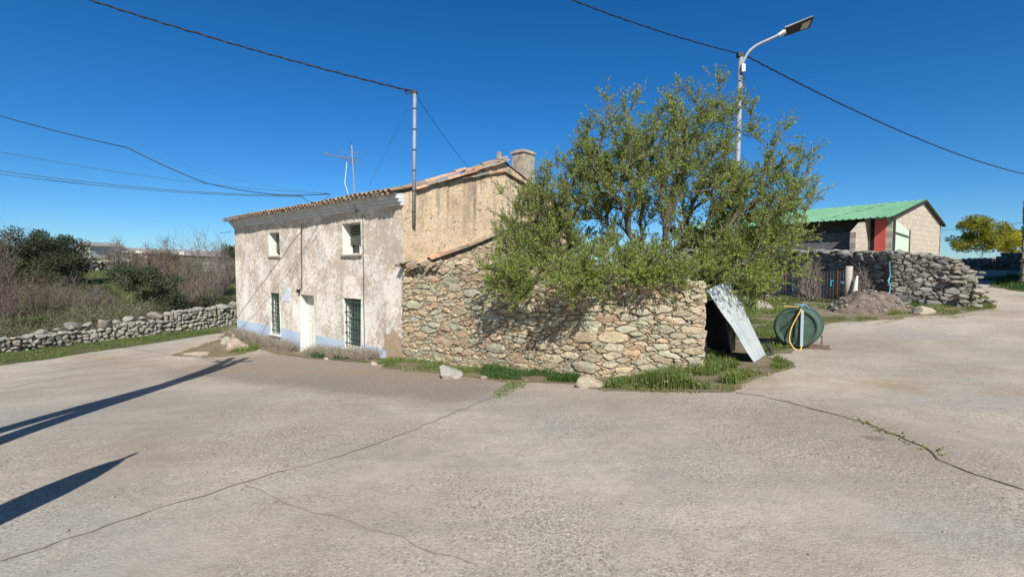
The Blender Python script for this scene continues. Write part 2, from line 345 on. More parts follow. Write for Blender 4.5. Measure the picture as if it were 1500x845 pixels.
# cracks in the concrete
def ribbon(pl, w, name, m, lift, label, jit=.014):
    pts = []
    for (a, b) in zip(pl[:-1], pl[1:]):
        a = G(*a); b = G(*b); q = max(2, int((b - a).length / .12))
        for t in range(q): pts.append((a + (b - a) * t / q) + Vector((rng.normal(0, jit), rng.normal(0, jit), 0)))
    pts.append(G(*pl[-1])); V = []
    for i, p in enumerate(pts):
        t = pts[min(i + 1, len(pts) - 1)] - pts[max(0, i - 1)]; nrm = Vector((-t.y, t.x, 0)).normalized(); ww = w * (.35 + .9 * rng.random())
        for s_ in (-1, 1):
            q = p + nrm * s_ * ww / 2; V.append((q.x, q.y, g1(q.x, q.y) + lift))
    tag(MB().add(V, [(2 * i, 2 * i + 1, 2 * i + 3, 2 * i + 2) for i in range(len(pts) - 1)]).build(name, m), kind='structure', label=label)
crackm = simple('crack_dirt', (.10, .085, .055), .95, .5, 12)
crackl = simple('pale_joint', (.29, .25, .20), .95, .2, 12)
crackw = simple('white_joint', (.42, .37, .30), .95, .15, 12)
ribbon([(1075, 579), (1110, 583), (1150, 592), (1195, 606), (1270, 625), (1330, 652), (1370, 668), (1385, 686), (1430, 702), (1500, 724)], .018, 'ground_crack', crackm, .036, 'dark crack running across the right of the yard', .022)
ribbon([(752, 572), (730, 582), (700, 595), (600, 637), (540, 660), (450, 690), (350, 717), (270, 745), (200, 766), (90, 800), (0, 832)], .016, 'ground_crack', crackl, .036, 'long thin joint crossing the yard from the grass to lower left', .015)
ribbon([(350, 717), (420, 745), (490, 768), (560, 792), (700, 845)], .012, 'ground_crack', crackl, .036, 'short thin crack branching towards the bottom edge')
ribbon([(0, 572), (60, 561), (110, 551), (200, 546)], .03, 'ground_crack', crackl, .036, 'thin crack along the left of the yard')
ribbon([(245, 521), (200, 527), (100, 544), (0, 558)], .03, 'ground_crack', crackl, .036, 'joint between lane and yard at left', .01)


# ---------------------------------------------------------------- stones
TANS = [(.60, .48, .33), (.56, .47, .34), (.52, .46, .345), (.64, .48, .32), (.60, .43, .30), (.56, .52, .40), (.50, .48, .375), (.64, .54, .39), (.54, .39, .265)]
GREYS = [(.30, .30, .27), (.34, .33, .30), (.27, .27, .26), (.38, .36, .32), (.33, .29, .25), (.42, .40, .37)]
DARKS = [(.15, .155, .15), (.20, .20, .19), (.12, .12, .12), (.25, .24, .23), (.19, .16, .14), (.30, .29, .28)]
NA = 22
_an = np.arange(NA) * 2 * math.pi / NA; _dx = np.cos(_an); _dy = np.sin(_an)
def rubble(W, z0f, z1f, r, cell=.035, big=.18, ar=2.3):
    """tightly fitted rubble: a weighted Voronoi pattern stretched sideways; returns stones as (u, v, radii per angle)"""
    zmin = min(z0f(u) for u in np.linspace(0, W, 60)); zmax = max(z1f(u) for u in np.linspace(0, W, 60))
    Ws = W / ar; Hh = zmax - zmin; pts = []; rad = []; area = Ws * Hh
    grid = {}; gs = cell * 4.5
    for (ra, n) in ((cell * 3.1, big * .35), (cell * 2.1, big * 1.3), (cell * 1.45, 1.2), (cell * 1.0, 3.0), (cell * .68, 5.0)):
        cnt = int(n * area / (ra * ra * 4) * 3)
        for _ in range(cnt):
            x, y, q = r.uniform(0, Ws), r.uniform(0, Hh), ra * r.uniform(.85, 1.15)
            u = x * ar
            if not (z0f(u) - q <= y + zmin <= z1f(u) + q * .1): continue
            gx, gy = int(x / gs), int(y / gs); ok = True
            for i in (-1, 0, 1):
                for j in (-1, 0, 1):
                    for k in grid.get((gx + i, gy + j), ()):
                        if (pts[k][0] - x) ** 2 + (pts[k][1] - y) ** 2 < ((rad[k] + q) * .72) ** 2: ok = False; break
                    if not ok: break
                if not ok: break
            if ok: grid.setdefault((gx, gy), []).append(len(pts)); pts.append((x, y)); rad.append(q)
    A = np.array(pts); Rr = np.array(rad); out = []
    for i in range(len(A)):
        d = A - A[i]; dd = np.hypot(d[:, 0], d[:, 1]); nb = np.argpartition(dd, min(18, len(dd) - 1))[:19]; nb = nb[nb != i]; rr = np.full(NA, Rr[i] * 2.0)
        for k in nb:
            L = dd[k]; off = (L * L + Rr[i] ** 2 - Rr[k] ** 2) / (2 * L); c_ = (_dx * d[k, 0] + _dy * d[k, 1]) / L
            m_ = c_ > .05; rr[m_] = np.minimum(rr[m_], off / c_[m_])
        # keep inside the outline
        lim = (z1f(A[i, 0] * ar) + cell * .8 - zmin - A[i, 1]); m_ = _dy > .05; rr[m_] = np.minimum(rr[m_], np.maximum(lim, .01) / _dy[m_])
        m_ = _dx < -.05; rr[m_] = np.minimum(rr[m_], (A[i, 0] + .005) / -_dx[m_]); m_ = _dx > .05; rr[m_] = np.minimum(rr[m_], (Ws - A[i, 0] + .005) / _dx[m_])
        out.append((A[i, 0] * ar, zmin + A[i, 1], rr, ar, Rr[i]))
    return out
_rt = [1.0, .955, .86, .5]
_pf = [(i * NA + k, i * NA + (k + 1) % NA, (i + 1) * NA + (k + 1) % NA, (i + 1) * NA + k) for i in range(3) for k in range(NA)] + [(3 * NA + k, 3 * NA + (k + 1) % NA, 4 * NA) for k in range(NA)]
def pillows(mb, cells, mapf, r, cols, depth=.05, gap=.006, warp=.03):
    """mapf(u,v,n) arrays -> (N,3)"""
    for (u, v, rr, ar, ra) in cells:
        sm = (np.roll(rr, 1) + np.roll(rr, -1) + 2 * rr) / 4; q = np.minimum(rr, sm * 1.25)
        q = np.maximum(q * (1 + r.normal(0, .03, NA)) - gap * r.uniform(-.2, 1.3), .004)
        d = depth * r.uniform(.2, 1.0) * min(1, ra / .06) + .004; U = []; V = []; Nn = []; tu, tv = r.uniform(-.2, .2, 2); fth = r.uniform(0, 6.28); fa, fb = math.cos(fth), math.sin(fth); fd = r.uniform(0, .55)
        for t, hgt in zip(_rt, (None, .62, .93, 1.0)):
            U.append(u + _dx * q * t * ar); V.append(v + _dy * q * t)
            Nn.append(np.full(NA, -.06) if hgt is None else d * hgt + (_dx * tu + _dy * tv) * q * t + np.where(_dx * fa + _dy * fb > .35, -fd * ra * (_dx * fa + _dy * fb - .35) * t, 0) + r.normal(0, .0025, NA))
        U = np.append(np.concatenate(U), u); V = np.append(np.concatenate(V), v); Nn = np.append(np.concatenate(Nn), d)
        V = V + warp * np.sin(U * 2.3 + V * 1.1) + warp * .5 * np.sin(U * 5.1 - V * 2 + 1)
        U = U + ra * 0 + .016 * np.sin(V * 31 + U * 9) + .012 * np.sin(V * 57 - U * 23 + 2); V = V + .008 * np.sin(U * 27 + V * 13) + .006 * np.sin(U * 49 - V * 31)
        base = np.array(cols[r.integers(len(cols))]) * r.uniform(.78, 1.16)
        mb.add(mapf(U, V, Nn), _pf, base)
import bmesh
def _ico(n):
    bm = bmesh.new(); bmesh.ops.create_icosphere(bm, subdivisions=n, radius=1); bm.verts.ensure_lookup_table()
    v = np.array([x.co[:] for x in bm.verts]); f = [tuple(q.index for q in p.verts) for p in bm.faces]; bm.free(); return v, f
ICO = {n: _ico(n) for n in (1, 2, 3)}
def rock(mb, c, size, r, col, sub=2, flat=12, yaw=None):
    v, f = ICO[sub]; v = v.copy()
    for _ in range(flat):
        n = r.normal(0, 1, 3); n /= np.linalg.norm(n); d = r.uniform(.48, .78); q = v @ n; v -= np.outer(np.clip(q - d, 0, None), n) * .95
    ph = r.uniform(0, 6, 3); v *= (1 + .06 * np.sin(4 * v[:, :1] + ph[0]) + .05 * np.sin(5 * v[:, 1:2] + ph[1])); v += r.normal(0, .012, v.shape)
    v *= np.array(size) / 2 * 1.15; a = r.uniform(0, 6.28) if yaw is None else yaw; ca, sa = math.cos(a), math.sin(a)
    x_ = v[:, 0] * ca - v[:, 1] * sa; y_ = v[:, 0] * sa + v[:, 1] * ca
    mb.add(np.stack([x_ + c[0], y_ + c[1], v[:, 2] + c[2]], 1), f, np.array(col) * r.uniform(.85, 1.15))
def pathmap(path, outward=1):
    segs = []; L = 0
    for a, b in zip(path[:-1], path[1:]):
        l = (b - a).length; segs.append((L, l, a, (b - a) / l)); L += l
    def f(u, v, n, smooth=.35):
        u = np.atleast_1d(u).astype(float); X = np.zeros((len(u), 3)); T = np.zeros((len(u), 2))
        for i, (l0, l, a, d) in enumerate(segs):
            k = (u >= l0 if i else u > -1e9) & (u < l0 + l if i < len(segs) - 1 else u < 1e9)
            X[k, 0] = a.x + d.x * (u[k] - l0); X[k, 1] = a.y + d.y * (u[k] - l0); T[k, 0] = d.x; T[k, 1] = d.y
        X[:, 0] += T[:, 1] * outward * n; X[:, 1] -= T[:, 0] * outward * n
        X[:, 2] = v; return X
    return f, L
def freestanding(name, path, h, th, r, cols, m, label, cat='wall', rs=.26, sub=2, group=None, both=True, drop=0):
    """loose dry stone wall out of single rocks; h(u) height above the terrain"""
    f, L = pathmap(path); mb = MB(); ro = MB(); u = 0
    n = max(2, int(L / .6)); us = np.linspace(0, L, n + 1)
    for a, b in zip(us[:-1], us[1:]):
        pa = f([a, a, b, b], [0] * 4, [0] * 4)
        V = []
        for uu in (a, b):
            q = f([uu, uu], [0, 0], [-th * .3, th * .3]); g = g1(*q[0, :2]); hh = h(uu) * .82
            V += [(q[0, 0], q[0, 1], g - .3), (q[1, 0], q[1, 1], g - .3), (q[0, 0], q[0, 1], g + hh), (q[1, 0], q[1, 1], g + hh)]
        mb.add(V, [(0, 4, 6, 2), (1, 3, 7, 5), (2, 6, 7, 3), (0, 2, 3, 1), (4, 5, 7, 6)])
    e = empty(name, tuple(f([L / 2], [0], [0])[0][:2]) + (g1(*f([L / 2], [0], [0])[0][:2]),), label, cat, group)
    z = 0
    rows = []
    hmax = max(h(x) for x in us); z = 0
    while z < hmax:
        rh = rs * r.uniform(.5, .85); rows.append((z, rh)); z += rh * .8
    for (z, rh) in rows:
        for side in ((1, -1) if both else (1,)):
            u = r.uniform(0, rs)
            while u < L:
                lw = rs * r.uniform(.5, 1.5)
                uc = u + lw / 2
                if z < h(min(uc, L)) - rh * .3 or z == 0:
                    q = f([min(uc, L)], [0], [side * th * .32])[0]; g = g1(q[0], q[1])
                    seg = f([max(0, uc - .1)], [0], [0])[0], f([min(L, uc + .1)], [0], [0])[0]; yaw = math.atan2(seg[1][1] - seg[0][1], seg[1][0] - seg[0][0]) + r.normal(0, .15)
                    rock(ro, (q[0], q[1], g + z + rh * .42 + r.normal(0, .02)), (lw * 1.12, th * .5, rh * r.uniform(1.0, 1.5)), r, cols[r.integers(len(cols))], sub, 13, yaw + r.normal(0, .3))
                u += lw * .92
    mb.build('wall_core', M['mortar'], e); ro.build('stonework', m, e)
    return e

# annex wall (front), rubble
def wall_top(u):   # eye-relative top by length along the path (0 at house corner)
    return np.interp(u, [0, 1, 2.2, 3.4, 4.5, 5.45, 6.4, 7.25], [-.05, -.02, -.02, -.10, -.22, -.30, -.29, -.36])
fw, LW = pathmap(WALLPATH)
r1 = np.random.default_rng(11)
tn = [r1.normal(0, .035) for _ in range(60)]
def z1w(u): return EYE + wall_top(u) + np.interp(u / LW * 59, range(60), tn)
def z0w(u):
    q = fw([u], [0], [0])[0]; return g1(q[0], q[1]) - .12
front = rubble(LW, z0w, z1w, r1, .033, .30, 2.7)
E1 = empty('rubble_wall', (1.42, 8.4, g1(1.42, 8.4)), 'tan dry rubble wall of the roofless annex, standing in front of the big leafy tree', 'stone wall')
ms = MB(); pillows(ms, front, fw, r1, TANS, .05, .007)
# end face and return
RB = Vector((.375, .927, 0))
ret = [Vector((3.12, 7.8, 0)), Vector((3.12, 7.8, 0)) + RB * .55, Vector((3.12, 7.8, 0)) + RB * 2.4]
fr, LR = pathmap(ret)
def z1r(u): return EYE + np.interp(u, [0, .5, 1.2, 2.4], [-.37, -.35, -.55, -1.0])
def z0r(u): q = fr([u], [0], [0])[0]; return g1(q[0], q[1]) - .12
pillows(ms, rubble(LR, z0r, z1r, r1, .04, .3), fr, r1, TANS, .06)
# loose cap stones
for i in range(190):
    u = r1.uniform(.1, LW - .05); n_ = r1.uniform(-.38, -.02); q = fw([u], [0], [n_])[0]
    rock(ms, (q[0], q[1], z1w(u) + r1.uniform(-.03, .05)), (r1.uniform(.12, .34), r1.uniform(.12, .25), r1.uniform(.05, .13)), r1, TANS[r1.integers(len(TANS))], 2)
for i in range(30):
    u = r1.uniform(.3, LR - .05); q = fr([u], [0], [r1.uniform(-.35, -.02)])[0]
    rock(ms, (q[0], q[1], z1r(u) + r1.uniform(-.03, .05)), (r1.uniform(.15, .34), r1.uniform(.12, .25), r1.uniform(.06, .13)), r1, TANS[r1.integers(len(TANS))], 2)
for (u, zz_, w_, h_) in [(.5, -1.2, .32, .05)]: pass
ms.build('stonework', M['stone'], E1)
MB().box((3.20, 8.28, g1(3.3, 8.4) - .1), B_ * 2.3, Vector((-.06, .05, 0)), (0, 0, 1.25)).build('shade_slab', M['dark'], E1)  # near-black slab, paints in the deep shade behind the leaning sheet
mc = MB()
def core(fm, L, z0, z1, th):
    us = np.linspace(0, L, int(L / .15) + 2)
    for a, b in zip(us[:-1], us[1:]):
        V = []
        for uu in (a, b):
            q = fm([uu, uu], [0, 0], [-.012, -th]); V += [(*q[0, :2], z0(uu) - .2), (*q[1, :2], z0(uu) - .2), (*q[0, :2], z1(uu) - .03), (*q[1, :2], z1(uu) - .03)]
        mc.add(V, [(0, 4, 6, 2), (1, 3, 7, 5), (2, 6, 7, 3), (0, 2, 3, 1), (4, 5, 7, 6)])
core(fw, LW, z0w, z1w, .45); core(fr, LR, z0r, z1r, .45); mc.build('wall_core', M['mortar'], E1)

# ---------------------------------------------------------------- the old house
EV, RD, DP, LN = 1.78, 3.12, 3.7, 11.2
hb = H(0, 0, -2.42)
HS = empty('stone_house', tuple(hb), 'old two storey house with flaking whitewashed front, ochre gable and tiled roof', 'house')
OPEN = [('window', 1.9, 2.87, .29, 1.17), ('window', 7.04, 7.88, .31, 1.13), ('window', 7.2, 7.99, -2.46, -.99), ('window', 2.0, 2.91, -2.39, -.95), ('door', 4.62, 5.62, -3.1, -.96)]
mb = MB(); us = {0., LN}; vs_ = {-3.4, EV}
for _, a, b, c_, d in OPEN: us |= {a, b}; vs_ |= {c_, d}
us = sorted(us); vs_ = sorted(vs_)
# refine grid so the wall can bulge a little
def refine(l, st):
    o = []
    for a, b in zip(l[:-1], l[1:]):
        q = max(1, int((b - a) / st)); o += [a + (b - a) * i / q for i in range(q)]
    return o + [l[-1]]
us = refine(us, .35); vs_ = refine(vs_, .35)
def bulge(s, z): return .018 * math.sin(s * 1.3 + z) + .012 * math.sin(s * 3.1 - z * 2.2)
for a, b in zip(us[:-1], us[1:]):
    for c_, d in zip(vs_[:-1], vs_[1:]):
        mu, mv = (a + b) / 2, (c_ + d) / 2
        if any(o[1] < mu < o[2] and o[3] < mv < o[4] for o in OPEN): continue
        mb.add([H(p, bulge(p, q), q) for p, q in ((a, c_), (b, c_), (b, d), (a, d))], [(0, 1, 2, 3)])
mb.build('front_wall', M['limewash'], HS)
RV = .25
for k, a, b, c_, d in OPEN:
    mr = MB()
    for (p, q) in (((a, c_), (a, d)), ((a, d), (b, d)), ((b, d), (b, c_)), ((b, c_), (a, c_))):
        mr.add([H(p[0], -.004 + bulge(*p), p[1]), H(q[0], -.004 + bulge(*q), q[1]), H(q[0], RV + .1, q[1]), H(p[0], RV + .1, p[1])], [(0, 1, 2, 3)])
    mr.build('reveal', M['white_reveal'], HS)
# windows
for i, (k, a, b, c_, d) in enumerate(OPEN):
    if k == 'door': continue
    f = MB(); t = .045
    f.box(H(a, RV, c_), A_ * (b - a), B_ * .04, (0, 0, t)); f.box(H(a, RV, d - t), A_ * (b - a), B_ * .04, (0, 0, t))
    f.box(H(a, RV, c_ + t), A_ * t, B_ * .04, (0, 0, d - c_ - 2 * t)); f.box(H(b - t, RV, c_ + t), A_ * t, B_ * .04, (0, 0, d - c_ - 2 * t)); f.box(H((a + b) / 2 - .02, RV, c_ + t), A_ * t, B_ * .04, (0, 0, d - c_ - 2 * t))
    fo = f.build('window', M['white_paint'], HS)
    MB().box(H(a + .01, RV + .05, c_ + .01), A_ * (b - a - .02), B_ * .01, (0, 0, d - c_ - .02)).build('pane', M['glass'], fo)
    sl = MB(); z_ = d - .03; zb = c_ + (.06 if i >= 2 else (.30 if i == 0 else .12)); rr = np.random.default_rng(i)
    while z_ > zb:
        tl = rr.normal(0, .012)
        sl.box(H(a + .03, RV - .03, z_ - .045) + Vector((0, 0, tl)), A_ * (b - a - .06) + Vector((0, 0, -tl * 2)), B_ * .018 , (0, 0, .038)); z_ -= .052 
    sl.build('roller_blind', M['shutter'], fo)
    s2 = MB(); s2.box(H(a - .05, -.07, c_ - .05), A_ * (b - a + .1), B_ * (.07 + RV), (0, 0, .052)); s2.build('sill', M['chimney'] if i < 2 else M['white_reveal'], fo)
    if i >= 2:
        g = MB()
        for q in range(6): uu = a + .06 + (b - a - .12) * q / 5; g.tube([H(uu, .06, c_ + .0), H(uu, .06, d - .0)], .011, 6)
        for q in range(5): zz_ = c_ + .12 + (d - c_ - .24) * q / 4; g.box(H(a, .045, zz_), A_ * (b - a), B_ * .012, (0, 0, .03))
        g.build('window_bars', M['green_bar'], fo)
k, a, b, c_, d = OPEN[4]
do = MB(); do.box(H(a + .04, RV, c_), A_ * (b - a - .08), B_ * .05, (0, 0, d - c_ - .04))
for q in range(5): do.box(H(a + .06 + q * .176, RV - .012, c_ + .3), A_ * .15, B_ * .014, (0, 0, d - c_ - .4))
dr = do.build('door', M['white_paint'], HS)
fr_ = MB(); fr_.box(H(a, RV - .02, c_), A_ * .04, B_ * .06, (0, 0, d - c_)); fr_.box(H(b - .04, RV - .02, c_), A_ * .04, B_ * .06, (0, 0, d - c_)); fr_.box(H(a + .04, RV - .02, d - .04), A_ * (b - a - .08), B_ * .06, (0, 0, .04)); fr_.build('door_frame', M['white_paint'], dr)
MB().box(H(a + .12, RV - .05, -2.0), A_ * .03, B_ * .04, (0, 0, .14)).build('handle', M['iron'], dr)
MB().box(H(a - .05, -.25, -2.98), A_ * (b - a + .1), B_ * (.25 + RV), (0, 0, .10)).build('doorstep', M['chimney'], HS)
MB().box(H(6.35, -.012, -1.25), A_ * .42, B_ * .02, (0, 0, .42)).build('patch', simple('pale_patch', (.56, .60, .68), .9, .15, 8), HS)
# gable walls
def gable(s, name, m):
    n = 14; g = MB(); rr = np.random.default_rng(3)
    zs = np.linspace(-3.2, RD, 18)
    for i in range(n):
        for j in range(17):
            q = []
            for (t, zz_) in ((i / n, zs[j]), ((i + 1) / n, zs[j]), ((i + 1) / n, zs[j + 1]), (i / n, zs[j + 1])):
                tt = t * 2 * DP; top_ = RD - abs(tt - DP) * (RD - EV) / DP; z2 = -3.2 + (zz_ + 3.2) / (RD + 3.2) * (top_ + 3.2)
                q.append(H(s + .02 * math.sin(tt * 2 + z2 * 1.7) * (1 if tt > .05 else 0), tt, z2))
            g.add(q, [(0, 1, 2, 3)] if s == 0 else [(3, 2, 1, 0)])
    return g.build(name, m, HS)
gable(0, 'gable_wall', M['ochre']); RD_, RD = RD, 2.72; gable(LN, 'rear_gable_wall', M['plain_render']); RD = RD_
MB().add([H(0, 2 * DP, -3), H(LN, 2 * DP, -3), H(LN, 2 * DP, EV), H(0, 2 * DP, EV)], [(0, 1, 2, 3)]).build('back_wall', M['plain_render'], HS)
# cornice courses
co = MB()
for i, (zz_, pr, hh) in enumerate([(EV - .31, .06, .075), (EV - .23, .12, .075), (EV - .15, .19, .075), (EV - .07, .26, .05)]):
    co.box(H(-.02, -pr, zz_), A_ * (LN + .02), B_ * (pr + .03), (0, 0, hh))
co.build('cornice', M['cornice'], HS)
# tiles
r2 = np.random.default_rng(5)
TC = [(.46, .26, .17), (.40, .26, .18), (.36, .28, .21), (.50, .32, .22), (.33, .27, .21), (.42, .21, .14)]
GT = [(.27, .235, .185), (.22, .20, .165), (.33, .27, .20), (.30, .22, .16)]
def tile(mb, p, along, across, up, L, w_, col, flip=False, th=.014):
    n = 7; V = []
    for e in (0, 1):
        ww = w_ * (1 - .12 * e)
        for rr in (1, 1 - th / (w_ / 2)):
            for k in range(n):
                a = math.pi * k / (n - 1); s_ = -1 if flip else 1
                V.append(p + along * L * e + across * math.cos(a) * ww / 2 * rr + up * (math.sin(a) * ww / 2 * rr * s_ * .8))
    F = []
    for k in range(n - 1):
        F += [(k, k + 1, 2 * n + k + 1, 2 * n + k), (n + k, 3 * n + k, 3 * n + k + 1, n + k + 1), (k, n + k, n + k + 1, k + 1), (2 * n + k, 2 * n + k + 1, 3 * n + k + 1, 3 * n + k)]
    F += [(0, 2 * n, 3 * n, n), (n - 1, 2 * n - 1, 4 * n - 1, 3 * n - 1)]
    mb.add(V, F, np.array(col) * r2.uniform(.8, 1.2))
sl_ = (RD - EV) / DP; nrm = math.hypot(1, sl_); RR = 2.72; sl2 = (RR - EV) / DP
roof = MB()
for side in (1, -1):
    if side == 1: al = (B_ + Vector((0, 0, sl2))) / nrm; st = lambda s: H(s, -.40, EV - .40 * sl2 + .05)
    else: al = (-B_ + Vector((0, 0, sl2))) / nrm; st = lambda s: H(s, 2 * DP + .4, EV - .40 * sl2 + .05)
    up = Vector((0, 0, 1)) - al * al.z; up.normalize(); SL = (DP + .4) * nrm
    nc = int((LN + .1) / .215)
    for c_ in range(nc + 1):
        s_ = -.02 + c_ * .215; nr = int(SL / .36) + 1
        sag = .03 * math.sin(s_ * .9) 
        for q in range(nr if side == 1 else nr):
            L0 = q * .36; jj = r2.normal(0, .008)
            base_ = st(s_ + jj) + al * (L0 + r2.normal(0, .008)) + up * (.045 + r2.normal(0, .005) + sag * .5 + .004 * (q % 2))
            if L0 < SL - .2: tile(roof, base_, al, A_, up, .42, .16, GT[r2.integers(4)] if r2.random() < .75 else TC[r2.integers(6)])
            if L0 < SL - .2 and q < 3: tile(roof, base_ + A_ * .108 - up * .02 + al * .03, al, A_, up, .42, .16, GT[r2.integers(4)], True)
roof_o = roof.build('roof', M['tile'], HS)
rs_ = MB()   # boards under the tiles
for side in (1, -1):
    t0, t1 = (-.33, DP) if side == 1 else (DP, 2 * DP + .33)
    z0_ = EV - .33 * sl2 + .03 if side == 1 else RR + .03; z1_ = RR + .03 if side == 1 else EV - .33 * sl2 + .03
    V = [H(.04, t0, z0_), H(LN + .02, t0, z0_), H(LN + .02, t1, z1_), H(.04, t1, z1_)]; V += [v + Vector((0, 0, .035)) for v in V]
    rs_.add(V, [(3, 2, 1, 0), (4, 5, 6, 7), (0, 1, 5, 4), (1, 2, 6, 5), (2, 3, 7, 6), (3, 0, 4, 7)])
rs_.build('roof_deck', M['plain_render'], roof_o)
# verge tiles along gable, ridge tiles
vg = MB()
alF = (B_ + Vector((0, 0, sl_))) / nrm; upF = (Vector((0, 0, 1)) - alF * alF.z).normalized()
alR = (B_ - Vector((0, 0, sl_))) / nrm; upR = (Vector((0, 0, 1)) - alR * alR.z).normalized()
for row, (ds, dz) in enumerate([(-.05, -.035), (.05, .06)]):
    q = -.35 if row else .35
    while q < (DP) * nrm - .1:
        tile(vg, H(ds, 0, EV + .02 + dz) + alF * q + A_ * r2.normal(0, .012) + upF * r2.normal(0, .012), alF, A_, upF, .46, .18, TC[r2.integers(6)]); q += .37
    q = 0
    while q < (DP + .3) * nrm:
        if row: tile(vg, H(ds + .03, DP, RD + .02 + dz * .6) + alR * q, alR, A_, upR, .44, .15, GT[r2.integers(4)])
        q += .37
q = 0
while q < LN: tile(vg, H(q + .3, DP, RR + .07), A_, B_, Vector((0, 0, 1)), .42, .2, GT[r2.integers(4)]); q += .36
vg.build('verge_tiles', M['tile'], roof_o)
MB().add([H(.12, DP + dx, RD + .1 + dz) for dx, dz in ((-.06, 0), (.06, 0), (.05, .22), (-.05, .22))] + [H(.22, DP + dx, RD + .1 + dz) for dx, dz in ((-.06, 0), (.06, 0), (.05, .22), (-.05, .22))], [(3, 2, 1, 0), (4, 5, 6, 7), (0, 1, 5, 4), (1, 2, 6, 5), (2, 3, 7, 6), (3, 0, 4, 7)]).build('finial', M['chimney'], roof_o)
# chimney
ch = MB(); rr = np.random.default_rng(9)
ch.box(H(.08, 4.75, 2.0), A_ * .48, B_ * .58, (0, 0, 1.62)); ch.box(H(.04, 4.71, 3.62), A_ * .56, B_ * .66, (0, 0, .07)); ch.box(H(.10, 4.77, 3.69), A_ * .44, B_ * .54, (0, 0, .04))
ch.build('chimney', M['chimney'], roof_o)
# lean-to scar on the gable: tile strip + bare masonry beneath
d0 = (.75, .12); d1 = (4.5, 1.32)
def scar(t): return np.interp(t, [.3, d0[0], 2.2, d1[0], 7.4], [-.02, d0[1], .52, d1[1], 1.5])
r3 = np.random.default_rng(21)
def gm(u, v, n): 
    q = np.array([H(0, 0, 0)])[0]
    return np.stack([q[0] + B_.x * u - A_.x * (n + .03), q[1] + B_.y * u - A_.y * (n + .03), np.asarray(v, float)], 1)
bare = rubble(5.4, lambda u: EYE - 1.1, lambda u: EYE + scar(u) - .03, r3, .034, .2)
mg = MB(); pillows(mg, bare, gm, r3, TANS[:5] + [(.56, .43, .30)], .03, .003, .02); mg.build('bare_masonry', M['stone'], HS, smooth=True)
MB().box(H(-.012, .02, -1.2), -A_ * .012, B_ * 5.3, (0, 0, 1.2)).build('masonry_backing', M['mortar'], HS)
t_ = d0[0]; tv = MB()
while t_ < 5.0:
    p0 = H(-.07, t_, scar(t_) + .01); p1 = H(-.07, t_ + .4, scar(t_ + .4) + .01); al = (p1 - p0).normalized(); up = (Vector((0, 0, 1)) - al * al.z).normalized()
    tile(tv, p0, al, A_, up, .44, .19, TC[0] if t_ < 1.2 else GT[r2.integers(4)]); t_ += .35
tv.build('scar_tiles', M['tile'], HS)
# broken tiles on the annex wall head near the corner
bt = MB()
for i in range(11):
    u = .05 + i * .13 + r2.normal(0, .03); q = fw([u], [0], [.03])[0]
    al = Vector((fw([u], [0], [-.2])[0] - fw([u], [0], [.2])[0])).normalized() ; al = (al + Vector((0, 0, .25 + r2.normal(0, .15)))).normalized(); ac = Vector((A_.x, A_.y, r2.normal(0, .2))).normalized(); up = al.cross(ac); up = up if up.z > 0 else -up
    tile(bt, Vector((q[0], q[1], z1w(u) + .02)) - al * .14, al, ac, up, .36, .17, GT[r2.integers(4)], r2.random() < .5)
bt.build('broken_tiles', M['tile'], E1)

# cable stapled on the facade
cb = MB(); cb.tube([H(5.35, -.02, 1.3), H(5.42, -.025, .6), H(5.4, -.025, -.3), H(5.45, -.03, -.75)], .012, 5); cb.tube([H(5.45, -.03, -.75), H(5.6, -.06, -.9), H(5.75, -.03, -.8)], .01, 5)
cb.cbox(H(5.62, -.05, -.85), .09, .09, .10)
cb.build('wall_cable', M['cable'], HS)
cb = MB(); cb.tube([H(1.78, -.02, 1.4), H(1.78, -.02, .2), H(1.80, -.02, -1.0), H(1.78, -.02, -2.6)], .010, 5); cb.build('wall_cable', M['cable_grey'], HS)

# ---------------------------------------------------------------- metal mast on the gable with the thick cable
mp0 = P(606, 330, 12.05); mp1 = P(607.5, 136, 12.05)
mst = empty('cable_mast', tuple(mp0), 'grey steel cable mast bolted to the gable near its front corner', 'mast')
MB().tube([mp0, mp1], .045, 12).build('pole', M['galv'], mst, smooth=True)
for i in range(6): 
    z_ = mp0 + (mp1 - mp0) * (.1 + i * .155); MB().tube([z_, z_ + Vector((0, 0, .03))], .052, 10).build('strap', M['iron'], mst)
for zf in (.06, .17): q = mp0 + (mp1 - mp0) * zf; MB().box(q + Vector((-.03, .0, 0)), (.06, 0, 0), B_ * .0 + A_ * .18 + Vector((0, .12, 0)), (0, 0, .04)).build('bracket', M['iron'], mst)
b4 = MB(); b4.cbox(mp1 + Vector((0, 0, .02)), .12, .1, .08); b4.tube([mp1 + Vector((-.05, 0, 0)), mp1 + Vector((-.22, 0, -.03)), mp1 + Vector((-.25, 0, .03)), mp1 + Vector((-.1, 0, .07))], .018, 6); b4.build('clamp', M['iron'], mst)
def wire(pts, sag, r_, label, m='cable', twist=0, name='overhead_wire', n=40, cat='cable', group=None):
    pts = [Vector(p) for p in pts]; out = []
    for a, b in zip(pts[:-1], pts[1:]):
        for i in range(n + 1):
            t = i / n; out.append(a.lerp(b, t) - Vector((0, 0, 4 * sag * t * (1 - t))))
    mb = MB(); mb.tube(out, r_, 6)
    if twist:
        L = sum((out[i + 1] - out[i]).length for i in range(len(out) - 1)); k = int(L / .06); h = []; acc = 0
        for i in range(k + 1):
            f_ = i / k * (len(out) - 1); j = min(int(f_), len(out) - 2); p = out[j].lerp(out[j + 1], f_ - j); a = i * .9
            h.append(p + Vector((0, math.cos(a) * r_ * 1.1, math.sin(a) * r_ * 1.1)))
        mb.tube(h, r_ * .7, 4)
    return tag(mb.build(name, M[m], smooth=True), label, cat, group)
